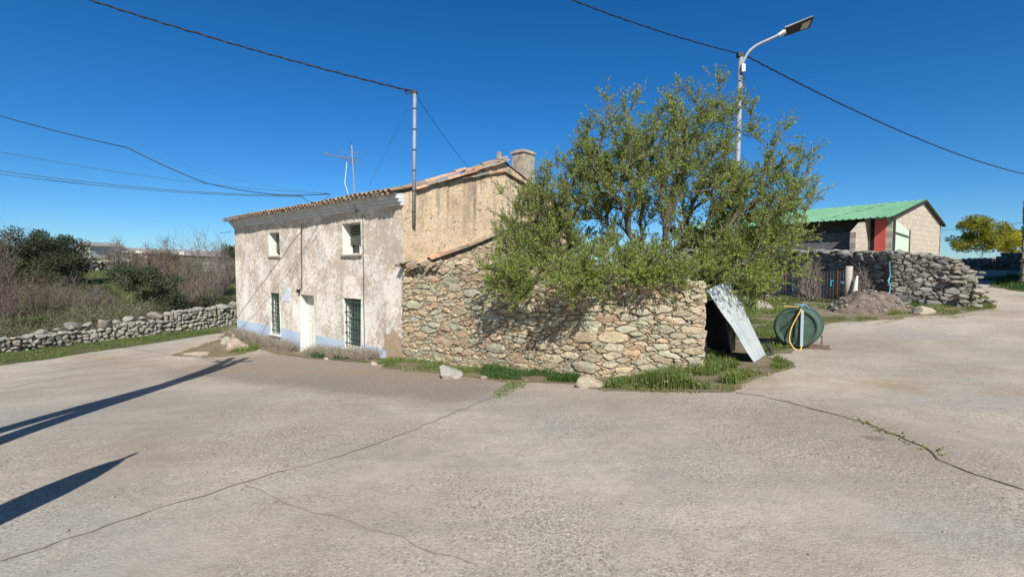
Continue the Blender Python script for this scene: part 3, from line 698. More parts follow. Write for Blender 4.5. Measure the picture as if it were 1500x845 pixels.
wire([P(-330, -160, 9.0), mp1 + Vector((-.05, 0, .03))], .22, .016, 'thick twisted black cable running from upper left to the gable mast', twist=1, n=80)
wire([mp1, P(700, 262, 14.3)], .1, .006, 'thin stay wire slanting down behind the gable mast to the roof')
wire([mp1, P(540, 272, 13.2)], .02, .003, 'hair thin guy wire from mast down to the eave', 'cable_grey')
# thin telephone cables at left
an = P(484, 284, 14.0); 
wire([P(-200, 128, 10), P(0, 170, 11.2), P(185, 216, 12.5), P(300, 268, 13.2), P(400, 285, 13.6), an], .03, .011, 'dark cable with a sharp bend nearest the top of those at left', n=8, group=None)
wire([P(-200, 181, 10), an], .25, .006, 'second thin teal cable from the top at left, meeting the eave', 'cable_grey')
wire([P(-200, 218, 10), P(440, 287, 13.6), an], .22, .009, 'lowest pair of teal cables at left, upper strand', 'cable_grey')
wire([P(-200, 225, 10), P(445, 288, 13.8)], .22, .008, 'lowest pair of teal cables at left, lower strand', 'cable_grey')
wire([P(185, 216, 12.5), an], .18, .003, 'faint thin wire leaving the bend of the dark cable', 'cable_grey')

# ---------------------------------------------------------------- TV antenna
ab = P(521, 312, 13.1); at_ = P(515, 210, 13.1)
ant = empty('tv_antenna', tuple(ab), 'tall spiky television antenna fixed at the eave above the upper window', 'antenna')
MB().tube([ab, at_], .018, 8).build('mast', M['galv'], ant)
bm_ = MB(); p0 = P(472, 224, 12.7); p1 = P(523, 236, 13.4); bm_.tube([p0, p1], .012, 6)
ax = (p1 - p0).normalized(); pe = ax.cross(Vector((0, 0, 1))).normalized()
for i in range(13):
    q = p0 + (p1 - p0) * i / 12; l = .08 + .012 * i; bm_.tube([q - pe * l, q + pe * l], .006, 4)
for s_ in (-1, 1): bm_.tube([p1 + Vector((0, 0, .18 * s_)) - ax * .1 + pe * .0, p1 - ax * .3], .008, 4)
for k_ in range(5): bm_.tube([p1 - pe * .25 + Vector((0, 0, -.2 + .1 * k_)), p1 + pe * .25 + Vector((0, 0, -.2 + .1 * k_))], .005, 4)
bm_.build('boom', M['galv'], ant)
b = MB(); q = P(513, 222, 13.1); b.tube([q - Vector((.25, 0, .02)), q + Vector((.25, 0, -.03))], .006, 4); b.tube([q + Vector((0, -.25, .03)), q + Vector((0, .25, .03))], .006, 4); b.build('dipole', M['galv'], ant)
b = MB(); b.tube([P(508, 238, 13.1), P(507, 250, 13.1), P(505, 268, 13.1), P(510, 284, 13.1)], .009, 5); b.build('lead', M['plastic_white'], ant)
bb = MB(); bb.box(ab + Vector((0, 0, .05)), B_ * .3, A_ * .03, (0, 0, .03)); bb.build('bracket', M['iron'], ant)

# ---------------------------------------------------------------- generic vegetation
class Skel:
    def __init__(s, roots): s.p = [Vector(r) for r in roots]; s.par = [-1] * len(roots); s.len = [0.] * len(roots)
    def grow(s, target, r, w=.35, step=.14, droop=.0, wig=.03, straight=.35):
        A = np.array([tuple(q) for q in s.p]); t = np.array(tuple(target)); d = np.linalg.norm(A - t, axis=1) + w * np.array(s.len)
        up = np.where(A[:, 2] > t[2] + .15, 1.2, 0); k = int(np.argmin(d + up)); a = s.p[k]; b = Vector(target); L = (b - a).length
        if L < step: return None
        n = max(2, int(L / step)); 
        if s.par[k] >= 0: dirp = (a - s.p[s.par[k]]).normalized()
        else: dirp = Vector((0, 0, 1))
        c = a + dirp * L * straight; last = k
        for i in range(1, n + 1):
            u = i / n; q = a * (1 - u) ** 2 + c * 2 * u * (1 - u) + b * u * u
            if i < n: q = q + Vector(r.normal(0, wig, 3))
            s.p.append(q); s.par.append(last); s.len.append(s.len[last] + (q - s.p[last]).length); last = len(s.p) - 1
        return last
    def mesh(s, mb, r0=.006, k=.0045, col=(.2, .16, .12), rmax=.14, sides=5):
        n = len(s.p); kids = [[] for _ in range(n)]
        for i, p in enumerate(s.par):
            if p >= 0: kids[p].append(i)
        wt = [0.] * n
        for i in range(n - 1, -1, -1): wt[i] = max(1, sum(wt[j] for j in kids[i])) if kids[i] else 1
        rad = [min(rmax, r0 + k * (x ** .5 - 1)) for x in wt]
        starts = [(p, i) for i, p in enumerate(s.par) if p >= 0 and (s.par[p] < 0 or kids[p][0] != i)]
        for p, i in starts:
            ch_ = [p, i]; 
            while kids[ch_[-1]]: ch_.append(kids[ch_[-1]][0])
            mb.tube([s.p[j] for j in ch_], [min(rad[j], rad[i] * 1.15) for j in ch_], sides, col, cap=False)
def leaves(mb, pts, dirs, L, W, cols, r):
    n = len(pts); pts = np.asarray(pts); dirs = np.asarray(dirs); dirs = dirs / (np.linalg.norm(dirs, axis=1, keepdims=True) + 1e-9)
    rv = r.normal(0, 1, (n, 3)); side = np.cross(dirs, rv); side /= np.linalg.norm(side, axis=1, keepdims=True) + 1e-9
    up = np.cross(side, dirs); L = np.asarray(L).reshape(-1, 1) * np.ones((n, 1)); W = np.asarray(W).reshape(-1, 1) * np.ones((n, 1))
    mid = pts + dirs * L * .5 + up * L * .08
    V = np.stack([pts, mid + side * W / 2, pts + dirs * L - up * L * .05, mid - side * W / 2], 1).reshape(-1, 3)
    cc = np.repeat(np.asarray(cols), 4, axis=0); b = mb.n
    mb.v.append(V); mb.n += len(V); mb.c.append(cc); mb.f.extend([(b + 4 * i, b + 4 * i + 1, b + 4 * i + 2, b + 4 * i + 3) for i in range(n)])
def pick(pal, n, r, var=.2):
    pal = np.array(pal); return pal[r.integers(len(pal), size=n)] * r.uniform(1 - var, 1 + var, (n, 1))
def ell(r, c, rad):
    v = r.normal(0, 1, 3); v /= np.linalg.norm(v); v *= r.random() ** .42; return Vector((c[0] + v[0] * rad[0], c[1] + v[1] * rad[1], c[2] + v[2] * rad[2]))

# the big leafy tree behind the wall
def big_tree():
    r = np.random.default_rng(33)
    base = Vector((2.9, 9.9, g1(2.9, 9.9)))
    e = empty('leafy_tree', tuple(base), 'large many stemmed tree in fresh spring leaf rising behind the rubble wall', 'tree')
    EL = [  # px, py, rx, ry, depth, rdepth, n
     (965, 300, 105, 120, 9.9, 1.4, 78), (1015, 225, 80, 85, 10.0, 1.2, 50), (925, 240, 65, 75, 10.0, 1.1, 40), (862, 270, 42, 58, 10.0, .9, 26), (882, 220, 28, 34, 10.0, .7, 7), (820, 335, 62, 80, 10.2, 1.0, 58), (775, 340, 42, 60, 10.1, .8, 34), (772, 385, 45, 40, 9.7, .6, 22),
     (1085, 330, 80, 85, 9.9, 1.3, 60), (1125, 300, 52, 70, 9.7, 1.0, 30), (1055, 405, 75, 40, 9.3, .7, 34), (900, 385, 110, 30, 9.3, .6, 26),
     (755, 415, 42, 30, 8.9, .25, 24), (850, 408, 60, 20, 7.95, .25, 22), (950, 402, 70, 18, 7.75, .2, 18), (1105, 410, 48, 30, 9.2, .5, 16)]
    tg = []
    for (px, py, rx, ry, d, rd, n) in EL:
        c_ = P(px, py, d)
        for _ in range(int(n * 1.35)): tg.append(ell(r, c_, (rx / FPX * d, rd, ry / FPX * d)))
    for (px, py, d) in [(1055, 122, 9.7), (1000, 132, 9.8), (1020, 150, 9.6), (1082, 150, 10), (1045, 165, 9.8), (975, 160, 9.8), (930, 150, 9.9), (945, 175, 10), (915, 165, 9.7), (860, 190, 9.8), (878, 180, 9.7), (852, 215, 9.8), (1150, 190, 9.6), (1130, 215, 9.6),
                        (1185, 235, 9.5), (1172, 225, 9.5), (1190, 290, 9.3), (1180, 310, 9.4), (1165, 340, 9.4), (1170, 275, 9.6), (1150, 245, 9.5), (815, 240, 10), (800, 255, 10), (760, 305, 10), (745, 330, 10), (1160, 380, 9.3), (1100, 170, 9.8), (890, 150, 9.8), (735, 285, 10.2), (727, 345, 10), (735, 380, 9.2), (715, 395, 9.2), (1110, 205, 9.7), (1175, 400, 9.1)]:
        tg.append(P(px, py, d))
    roots = [(base.x + r.normal(0, .35), base.y + r.normal(0, .2), base.z - .1) for _ in range(9)] + [(.6 + r.normal(0, .2), 10.3, g1(.6, 10.3) - .1) for _ in range(3)]
    sk = Skel(roots); tg.sort(key=lambda t: (t - base).length)
    tips = []
    for t in tg:
        k = sk.grow(t, r, .6, .16, wig=.018, straight=.42)
        if k: tips.append(k)
    # side shoots
    kids = set(sk.par); nmain = len(sk.p); pts = []; dirs = []
    cand = [i for i in range(len(sk.p)) if sk.len[i] > 1.5]
    shoots = []
    for k in tips:
        for _ in range(7): shoots.append(k)
    for _ in range(4600): shoots.append(cand[r.integers(len(cand))])
    for k in shoots:
        p = sk.p[k]; dp = (p - sk.p[sk.par[k]]).normalized(); v = (dp * .9 + Vector(r.normal(0, .62, 3)) + Vector((0, 0, .35))).normalized(); L = r.uniform(.18, .48)
        a = k; n = 3
        for i in range(n):
            v = (v + Vector(r.normal(0, .12, 3)) + Vector((0, 0, .05))).normalized(); q = sk.p[a] + v * L / n
            sk.p.append(q); sk.par.append(a); sk.len.append(sk.len[a] + L / n); a = len(sk.p) - 1
        for _ in range(int(r.integers(12, 21))):
            t = r.random() ** .7; q = p.lerp(sk.p[a], t); pts.append(tuple(q + Vector(r.normal(0, .012, 3)))); dd = v * .7 + Vector(r.normal(0, .6, 3)) + Vector((0, 0, .12)); dirs.append(tuple(dd))
    mb = MB(); sk.mesh(mb, .0035, .0021, (.155, .125, .10), .075, 4); mb.build('trunk', M['bark'], e, smooth=True)
    ml = MB(); n = len(pts); cols = pick([(.27, .33, .07), (.21, .28, .07), (.33, .38, .10), (.18, .22, .08), (.27, .29, .14)], n, r, .22)
    low = np.array(pts)[:, 2] < EYE + .5; cols[low] *= np.array([1.04, 1.06, .95])
    leaves(ml, pts, dirs, r.uniform(.035, .075, n), r.uniform(.016, .028, n), cols, r); ml.build('crown', M['leaf'], e)
    print('tree leaves', n, 'nodes', len(sk.p))
big_tree()

def crown_tree(name, label, cat, base, ells, ntgt, nleaf, lsz, pal, barkc, seed, m='leaf_dark', clump=.25, group=None, rk=.006, shoots=0, trunk_name='trunk', kk=.0055, wig=.05):
    """ells: (center Vector, (rx,ry,rz))"""
    r = np.random.default_rng(seed); e = empty(name, tuple(base), label, cat, group)
    sk = Skel([tuple(Vector(base) + Vector((0, 0, -.1)))]); tg = []
    vol = np.array([a[1][0] * a[1][1] * a[1][2] for a in ells]); vol /= vol.sum()
    for _ in range(ntgt): c_, rd = ells[r.choice(len(ells), p=vol)]; tg.append(ell(r, c_, rd))
    tg.sort(key=lambda t: (t - Vector(base)).length); tips = []
    for t in tg:
        k = sk.grow(t, r, .4, .3, wig=wig)
        if k: tips.append(k)
    for _ in range(shoots):
        k = int(r.integers(len(sk.p) // 4, len(sk.p))); 
        if sk.par[k] < 0: continue
        v = ((sk.p[k] - sk.p[sk.par[k]]).normalized() + Vector(r.normal(0, .6, 3)) + Vector((0, 0, .4))).normalized(); a = k; L = r.uniform(.25, .8)
        for i in range(2):
            v = (v + Vector(r.normal(0, .2, 3))).normalized(); sk.p.append(sk.p[a] + v * L / 2); sk.par.append(a); sk.len.append(sk.len[a] + L / 2); a = len(sk.p) - 1
    mb = MB(); sk.mesh(mb, rk, kk, barkc, .25, 4); mb.build(trunk_name, M['bark'], e)
    if nleaf:
        cent = np.array([tuple(sk.p[k]) for k in tips]); idx = r.integers(len(cent), size=nleaf); shade = r.uniform(.75, 1.25, (len(cent), 1))
        v = r.normal(0, 1, (nleaf, 3)); v /= np.linalg.norm(v, axis=1, keepdims=True); v *= (r.random((nleaf, 1)) ** .5) * clump; v[:, 2] *= .7
        ml = MB(); leaves(ml, cent[idx] + v, v + r.normal(0, .4 * clump, (nleaf, 3)) + np.array([0, 0, .15 * clump]), r.uniform(.7, 1.3, nleaf) * lsz, r.uniform(.7, 1.3, nleaf) * lsz * .55, pick(pal, nleaf, r, .15) * shade[idx], r); ml.build('crown', M[m], e)
    return e
def EP(px, py, rx, ry, d, rd): return (P(px, py, d), (rx / FPX * d, rd, ry / FPX * d))
OAK = [(.045, .062, .028), (.035, .05, .022), (.06, .075, .035), (.05, .06, .035)]
BR = (.17, .13, .11)
def gb(px, d): x = (px - 750) / FPX * d; return Vector((x, d, g1(x, d)))
crown_tree('evergreen_oak', 'broad dark evergreen oak at far left, nearest the frame edge', 'tree', gb(35, 33), [EP(30, 372, 40, 34, 33, 2.2), EP(5, 385, 40, 35, 32, 2), EP(60, 398, 50, 22, 32, 2)], 110, 24000, .13, OAK, BR, 41, clump=.55, group='dark evergreen oaks at left')
crown_tree('evergreen_oak', 'rounded dark evergreen oak left of the distant white shed', 'tree', gb(85, 35), [EP(82, 372, 36, 33, 35, 2.2), EP(100, 385, 20, 22, 34.5, 1.5), EP(75, 400, 40, 20, 34, 2)], 100, 22000, .13, OAK, BR, 42, clump=.55, group='dark evergreen oaks at left')
crown_tree('small_tree', 'low grey green tree with a pale trunk behind the dry stone wall', 'tree', gb(196, 24), [EP(190, 405, 40, 20, 24.5, 1.2), EP(225, 420, 42, 24, 24.5, 1.2), EP(250, 440, 25, 20, 24.5, .8)], 60, 11000, .10, [(.055, .075, .04), (.04, .055, .03), (.075, .09, .05)], (.34, .30, .26), 43, clump=.36)
crown_tree('evergreen_oak', 'small dark oak tucked at the left end of the old house', 'tree', gb(338, 45), [EP(338, 372, 9, 12, 45, 1.2)], 16, 1800, .16, OAK, BR, 44, clump=.5)
TWL = [(300, 30, 40, 55, 'tallest bare shrub left of the house'), (270, 27, 34, 42, 'purplish bare shrub right of the low green tree'), (322, 34, 22, 45, 'bare shrub next to the house edge'), (245, 38, 26, 34, 'bare shrub on the horizon above the low green tree'),
      (175, 48, 30, 20, 'faint bare bush in front of the long shed'), (45, 22, 50, 62, 'tangled bare shrub in front of the nearest dark oak'), (100, 24, 40, 44, 'greyish bare shrub under the rounded oak'), (5, 20, 26, 76, 'tall thin bare shrub at the left frame edge'), (140, 26, 25, 30, 'low bare shrub before the far stone wall')]
def bare(px, d, wpx, hpx, label, seed, col=(.16, .12, .105)):
    r = np.random.default_rng(seed); b = gb(px, d); sc = d / FPX; top = max(hpx * sc, 1.0); W_ = wpx * sc * .8
    e = empty('bare_shrub', tuple(b), label, 'shrub', 'bare winter shrubs in the field at left'); mb = MB(); th = .0085 * d / 28
    for _ in range(46):
        a = r.uniform(0, 6.28); q = r.random() ** .6; tx = Vector((math.cos(a) * q * W_, math.sin(a) * q * W_ * .7, 0)); L = top * (1.02 - .45 * q ** 2) * r.uniform(.65, 1.0)
        p0 = b + tx * .35; p1 = b + tx + Vector((0, 0, L)); ps = [p0 + (p1 - p0) * t + tx * (.35 * math.sin(t * 3.1)) + Vector(r.normal(0, .05, 3)) for t in np.linspace(0, 1, 6)]
        cc = np.array(col) * r.uniform(.7, 1.25); mb.tube(ps, [th * 2.2, th * 1.9, th * 1.5, th * 1.1, th * .8, th * .4], 3, cc, cap=False)
        for _k in range(13):
            i = int(r.integers(1, 6)); g_ = ps[i]; v = Vector((r.normal(0, .5), r.normal(0, .5), r.uniform(.3, 1.2))).normalized(); l = L * r.uniform(.08, .26); h_ = g_ + v * l; mb.tube([g_, h_, h_ + (v + Vector(r.normal(0, .4, 3))).normalized() * l * .5], [th * .9, th * .6, th * .3], 3, cc, cap=False)
    mb.build('branches', M['bark'], e); return e
TWL += [(60, 26, 40, 30, 'olive green bushes')] if False else []
YT = {300: 340, 270: 362, 322: 350, 245: 352, 175: 354, 45: 404, 100: 410, 5: 345, 140: 420, 215: 362, 335: 372}
TWL += [(215, 44, 30, 20, 'bare bush in front of the long farm building'), (335, 40, 20, 30, 'low bare bush almost touching the house edge')]
for i, (px, d, w_, h_, lb) in enumerate(TWL):
    yb = 388 - (gb(px, d).z - EYE) / d * FPX; bare(px, d, w_, yb - YT[px], lb, 60 + i, (.17, .125, .115) if i % 2 else (.20, .165, .15))
YEL = [(.42, .36, .03), (.5, .40, .02), (.34, .31, .04), (.18, .20, .05)]
crown_tree('mimosa_tree', 'yellow blossoming tree beyond the road, left of the shaded building', 'tree', gb(1437, 36), [EP(1432, 345, 34, 26, 36, 1.8), EP(1440, 328, 22, 14, 36, 1.2), EP(1410, 352, 20, 16, 36, 1), EP(1462, 350, 20, 16, 36, 1)], 60, 11000, .14, YEL[2:] + YEL[:1] + [(.15, .17, .05), (.24, .24, .05)], BR, 45, 'leaf', .42)
crown_tree('mimosa_tree', 'bright yellow tree half hidden by the right frame edge', 'tree', gb(1490, 40), [EP(1482, 356, 20, 17, 40, 1.6), EP(1500, 350, 14, 16, 40, 1.2)], 35, 6000, .15, YEL[:3], BR, 46, 'leaf', .4)

for i, (px, d, rx, ry, lb) in enumerate([(150, 30, 26, 9, 'low olive bush in the gap right of the oaks'), (185, 60, 26, 8, 'distant green bush below the farm building'), (240, 62, 24, 9, 'distant olive bush in the middle of the far field'), (40, 19, 30, 12, 'low green bush among the brambles at far left'), (120, 21, 26, 9, 'low green bush among the brambles near the wall dip'), (300, 28, 22, 10, 'low green bush under the bare shrubs by the house')]):
    b_ = gb(px, d); sc = d / FPX; crown_tree('low_bush', lb, 'bush', b_, [(b_ + Vector((0, 0, ry * sc * 1.1)), (rx * sc, rx * sc * .6, ry * sc))], 26, 3800, .07 if d < 40 else .14, [(.07, .095, .035), (.09, .11, .045), (.055, .08, .03)], BR, 120 + i, clump=.3 if d < 40 else .5, group='low green bushes in the left field')
# bramble thicket behind the left wall
r = np.random.default_rng(77); mb = MB(); ml = MB(); N = 9500
poly = [e2(gb(-120, 13.5)), (-17.2, 14.5), (-16.6, 17.6), (-15.2, 21.5), e2(gb(225, 24.6)), e2(gb(150, 30)), e2(gb(60, 31)), e2(gb(-80, 24))]
pl = np.array(poly); lo, hi = pl.min(0), pl.max(0); Q = r.uniform(lo, hi, (N * 5, 2)); Q = Q[inside(pl, Q[:, 0], Q[:, 1])][:N]
hz = gz(Q[:, 0], Q[:, 1]); lp = []; ld = []
for (x, y), z in zip(Q, hz):
    edge = .75 + .5 * mn.noise(Vector((x * .35, y * .35, 3))) 
    L = r.uniform(.6, 1.8) * edge; a = r.uniform(0, 6.28); d = Vector((math.cos(a) * .7, math.sin(a) * .7, r.uniform(.5, 1.6))).normalized(); p = Vector((x, y, z)); ps = [p]
    for i in range(3): d = (d + Vector((r.normal(0, .3), r.normal(0, .3), -.22))).normalized(); p = p + d * L / 3; ps.append(p)
    mb.tube(ps, [.009, .008, .006, .004], 3, np.array([(.15, .12, .09), (.19, .16, .12), (.12, .10, .08), (.24, .21, .165)][r.integers(4)]), cap=False)
    for _ in range(7): q = ps[r.integers(1, 4)]; lp.append(tuple(q + Vector(r.normal(0, .08, 3)))); ld.append(tuple(r.normal(0, 1, 3)))
tag(mb.build('bramble_thicket', M['bark']), 'brown tangle of brambles behind the left dry stone wall', 'brambles', kind='stuff')
leaves(ml, lp, ld, .06, .04, pick([(.11, .12, .045), (.09, .125, .035), (.14, .12, .06), (.08, .11, .03)], len(lp), r), r)
tag(ml.build('bramble_leaves', M['leaf_dark']), 'sparse olive leaves over the bramble tangle', 'leaves', kind='stuff')

# ---------------------------------------------------------------- grass
def grass(polypx, n, h, pal, name, label, seed, broad=.25, world=False, m='grass', wide=.008, lay=.45):
    r = np.random.default_rng(seed); poly = [e2(G(*p)) for p in polypx] if not world else polypx
    pl = np.array(poly); lo, hi = pl.min(0), pl.max(0); Q = []
    while sum(map(len, Q)) < n:
        q = r.uniform(lo, hi, (n * 2, 2)); dn = np.array([mn.noise(Vector((a * 1.6, b * 1.6, seed))) for a, b in q]); q = q[inside(pl, q[:, 0], q[:, 1]) & (dn > -.25 + .25 * r.random(len(q)))]; Q.append(q)
        if len(Q) > 60: break
    Q = np.concatenate(Q)[:n]; n = len(Q); z = gz(Q[:, 0], Q[:, 1]) + .01
    hn = np.array([.8 + .9 * mn.noise(Vector((a * 1.1, b * 1.1, 5))) for a, b in Q]).clip(.35, 1.5)
    base = np.column_stack([Q, z]); az = r.uniform(0, 6.28, n); H_ = h * hn * r.uniform(.45, 1.15, n); ln = r.uniform(.1, lay, n)
    d1 = np.stack([np.cos(az), np.sin(az), np.zeros(n)], 1); sd_ = np.stack([-np.sin(az), np.cos(az), np.zeros(n)], 1); wd = (wide * r.uniform(.6, 1.4, n))[:, None]
    up = np.array([0, 0, 1.]); mid = base + d1 * (H_ * ln * .4)[:, None] + up * (H_ * .6)[:, None]; tip = base + d1 * (H_ * ln * 1.3)[:, None] + up * (H_ * .95)[:, None]
    V = np.stack([base - sd_ * wd / 2, base + sd_ * wd / 2, mid + sd_ * wd * .4, mid - sd_ * wd * .4, tip], 1).reshape(-1, 3)
    pt = np.array([mn.noise(Vector((a * .8, b * .8, 9))) for a, b in Q])[:, None]
    cc = pick(pal, n, r, .2) * (1 + .25 * pt); mb = MB(); b = 0
    mb.v.append(V); mb.n = len(V); mb.c.append(np.repeat(cc, 5, axis=0)); mb.f = [x for i in range(n) for x in ((5 * i, 5 * i + 1, 5 * i + 2, 5 * i + 3), (5 * i + 3, 5 * i + 2, 5 * i + 4))]
    nb = int(n * broad)
    if nb:
        k = r.integers(n, size=nb); p = base[k] + up * (r.random(nb) * H_[k] * .8)[:, None]; leaves(mb, p + r.normal(0, .015, p.shape), r.normal(0, 1, (nb, 3)) + up * .4, r.uniform(.02, .05, nb) * (1 + h), r.uniform(.015, .03, nb) * (1 + h), pick(pal, nb, r, .25), r)
    return tag(mb.build(name, M[m]), label, 'grass', kind='stuff')
GR = [(.10, .16, .03), (.13, .20, .045), (.08, .13, .03), (.17, .22, .055), (.24, .24, .10)]
GD = [(.06, .12, .03), (.08, .15, .035), (.05, .10, .025)]
GY = [(.20, .21, .06), (.30, .24, .10), (.13, .17, .04)]
def patch(px, lift, name, label, m='dirt', world=False, step=.2, jag=.015):
    sheet(name, px if world else [e2(G(*p)) for p in px], lift, M[m], step, jag, kind='structure', label=label)
# foot of the annex wall
W1 = [(560, 541), (640, 549), (700, 556), (735, 561), (790, 563), (852, 566), (862, 572), (885, 576), (960, 577), (1040, 579), (1075, 578), (1090, 565), (1128, 552), (1165, 540), (1160, 533), (1128, 525), (1110, 500), (1035, 500), (1025, 535), (870, 548), (760, 538), (590, 522)]
patch(W1, .036, 'dirt_strip', 'strip of earth at the foot of the rubble wall')
grass([(560, 540), (640, 547), (700, 555), (705, 543), (640, 535), (575, 527)], 2600, .16, GR, 'grass', 'green grass under the left part of the rubble wall', 1)
grass([(700, 555), (740, 560), (790, 561), (850, 564), (850, 550), (790, 548), (710, 543)], 4200, .2, GD, 'grass', 'dark green grass tuft strip under the middle of the rubble wall', 2, .5)
grass([(725, 584), (745, 575), (775, 566), (800, 560), (770, 556), (740, 566), (718, 583)], 450, .07, GR, 'grass', 'sprig of weeds along the crack near the wall', 3)
grass([(884, 572), (960, 575), (1060, 575), (1078, 570), (1085, 556), (1070, 535), (1045, 510), (1033, 520), (1010, 545), (960, 556), (890, 562)], 9500, .25, GR, 'grass', 'lush long grass under the right end of the rubble wall', 4, .35)
grass([(880, 576), (960, 578), (1060, 579), (1078, 576), (1078, 568), (960, 569), (885, 568)], 1500, .08, GY, 'grass', 'yellowed grass fringe at the concrete edge', 5, .1)
grass([(1060, 575), (1100, 556), (1130, 550), (1165, 537), (1135, 528), (1125, 545), (1095, 545), (1070, 530)], 3200, .12, GR + GY, 'grass', 'short grass around the foot of the leaning sheet', 6)
G7 = [(1112, 522), (1150, 520), (1165, 500), (1140, 470), (1130, 462), (1160, 452), (1290, 450), (1225, 462), (1280, 437), (1125, 440), (1090, 450), (1075, 470)]
patch([(1085, 505), (1112, 522), (1160, 520), (1172, 500), (1215, 474), (1300, 470), (1340, 464), (1395, 464), (1460, 454), (1445, 438), (1425, 430), (1330, 430), (1280, 436), (1125, 438), (1085, 448)], .036, 'dirt_verge', 'earth verge around the green tank and below the right wall', step=.3)
grass([(1090, 500), (1112, 522), (1150, 520), (1168, 500), (1150, 470), (1160, 455), (1150, 440), (1120, 440), (1090, 450)], 8000, .22, GR, 'grass', 'green weeds between leaning sheet and tank', 7, .6)
grass([(1150, 455), (1220, 455), (1262, 440), (1275, 436), (1140, 436)], 5500, .16, GR, 'grass', 'green grass behind the tank before the dark wall', 8, .3)
grass([(1205, 476), (1290, 474), (1285, 467), (1205, 465)], 2600, .08, GR + GY, 'grass', 'thin strip of short grass right of the tank', 9, .1)
grass([(1300, 464), (1400, 462), (1460, 453), (1440, 437), (1400, 440), (1360, 446), (1320, 450)], 8000, .15, GR + GY, 'grass', 'grass verge below the end of the right stone wall', 10, .2)
grass([(1330, 448), (1348, 440), (1360, 445), (1345, 455)], 700, .22, GD, 'grass', 'dark weed clump beside the boulder', 11, .6)
def fringe(pl, wpx, n, label, seed, h=.06):
    a = [(x, y - wpx) for x, y in pl]; grass(pl + a[::-1], n, h, GY + [(.28, .22, .12)], 'grass', label, seed, .1)
fringe([(560, 543), (640, 551), (735, 563), (852, 568), (885, 578), (960, 579), (1040, 581), (1078, 580), (1092, 566), (1130, 553), (1168, 541)], 6, 3600, 'dry fringe of grass where the earth strip meets the concrete', 31)
fringe([(1200, 478), (1290, 477), (1330, 468), (1400, 468), (1465, 457)], 4, 2600, 'dry fringe of grass along the right verge edge', 32)
fringe([(250, 524), (300, 527), (345, 525), (384, 514)], 5, 700, 'dry fringe of grass around the patch left of the house', 33)
grass([(1262, 624), (1300, 638), (1340, 655), (1388, 672), (1384, 677), (1330, 660), (1290, 641), (1262, 629)], 260, .03, GY + GR[:2], 'grass', 'tiny weeds growing in the crack at right', 34, .5)
grass([(760, 566), (730, 580), (700, 594), (640, 618), (640, 621), (702, 598), (735, 585), (770, 570)], 220, .05, GR, 'grass', 'thin line of weeds in the long joint near the wall', 35, .5)
# left verge
LV = [e2(G(0, 537)), e2(G(70, 528)), e2(G(130, 518)), e2(G(240, 502)), e2(G(334, 487)), (-13.3, 24.5), (-13.9, 23.3), (-15.5, 18), (-16.0, 15), (-16.5, 10), (-16, 9)]
patch(LV, .036, 'grass_verge', 'earth under the verge of the left lane', 'soil', True, .3)
grass(LV, 15000, .12, GR, 'grass', 'bright green verge along the left dry stone wall', 12, .3, True)
LC = [(250, 522), (300, 525), (345, 523), (382, 513), (385, 500), (350, 490), (325, 497), (300, 505)]
patch(LC, .036, 'dirt_patch', 'patch of earth at the far corner of the house', jag=.04)
grass([(252, 521), (300, 523), (330, 520), (320, 500), (300, 505)], 1600, .06, GR + GY, 'grass', 'thin short grass on the patch left of the house', 13)
grass([(330, 522), (360, 520), (383, 512), (382, 502), (350, 508)], 1600, .16, GR, 'grass', 'green weeds at the left corner of the house', 14, .6)
# dry weeds along the facade
def dry(s0, s1, n, h, seed, label, t0=-.45, pal=((.30, .25, .20), (.36, .31, .26), (.24, .20, .165), (.2, .19, .12))):
    r = np.random.default_rng(seed); mb = MB(); 
    for _ in range(n):
        s_ = r.uniform(s0, s1); t_ = r.uniform(t0, -.04); p = H(s_, t_, 0); p.z = g1(p.x, p.y); L = h * r.uniform(.4, 1.15); d = Vector((r.normal(0, .35), r.normal(0, .35), 1)).normalized(); ps = [p]
        for i in range(2): d = (d + Vector(r.normal(0, .25, 3))).normalized(); p = p + d * L / 2; ps.append(p)
        mb.tube(ps, [.004, .004, .002], 3, np.array(pal[r.integers(len(pal))]), cap=False)
        if r.random() < .5: q = ps[1]; mb.tube([q, q + Vector(r.normal(0, .06, 3)) + Vector((0, 0, .08))], [.003, .002], 3, np.array(pal[r.integers(len(pal))]), cap=False)
    return tag(mb.build('dry_weeds', M['bark']), label, 'weeds', kind='stuff')
dry(5.7, 11.3, 3600, .42, 1, 'dead grey weeds along the house foot left of the door'); dry(1.0, 4.5, 2600, .38, 2, 'dead grey weeds along the house foot right of the door')
r_ = np.random.default_rng(3)
def sp(s0, s1, t0, t1): return [e2(H(s0, t0, 0)), e2(H(s1, t0, 0)), e2(H(s1, t1, 0)), e2(H(s0, t1, 0))]
sheet('dirt_strip', sp(-.1, 11.3, -.65, .1), .047, M['dirt'], .2, .04, kind='structure', label='strip of earth along the foot of the house front')
grass(sp(3.2, 3.8, -.6, -.15), 400, .22, GD, 'grass', 'green weed clump right of the house door', 15, .8, True)
grass(sp(1.9, 2.5, -.6, -.15), 300, .16, GD, 'grass', 'green weed clump under the barred window', 16, .8, True)
grass(sp(-.2, .9, -.7, -.1), 900, .2, GR, 'grass', 'green weeds at the near corner of the house', 17, .6, True)
# tussocks out in the left field, grass in the annex interior
grass([e2(gb(100, 30)), e2(gb(210, 26)), e2(gb(345, 30)), e2(gb(345, 60)), e2(gb(120, 60))], 26000, .22, [(.11, .15, .045), (.09, .13, .04), (.16, .17, .07)], 'grass', 'rough grass of the field beyond the left wall', 18, 0, True, wide=.03)
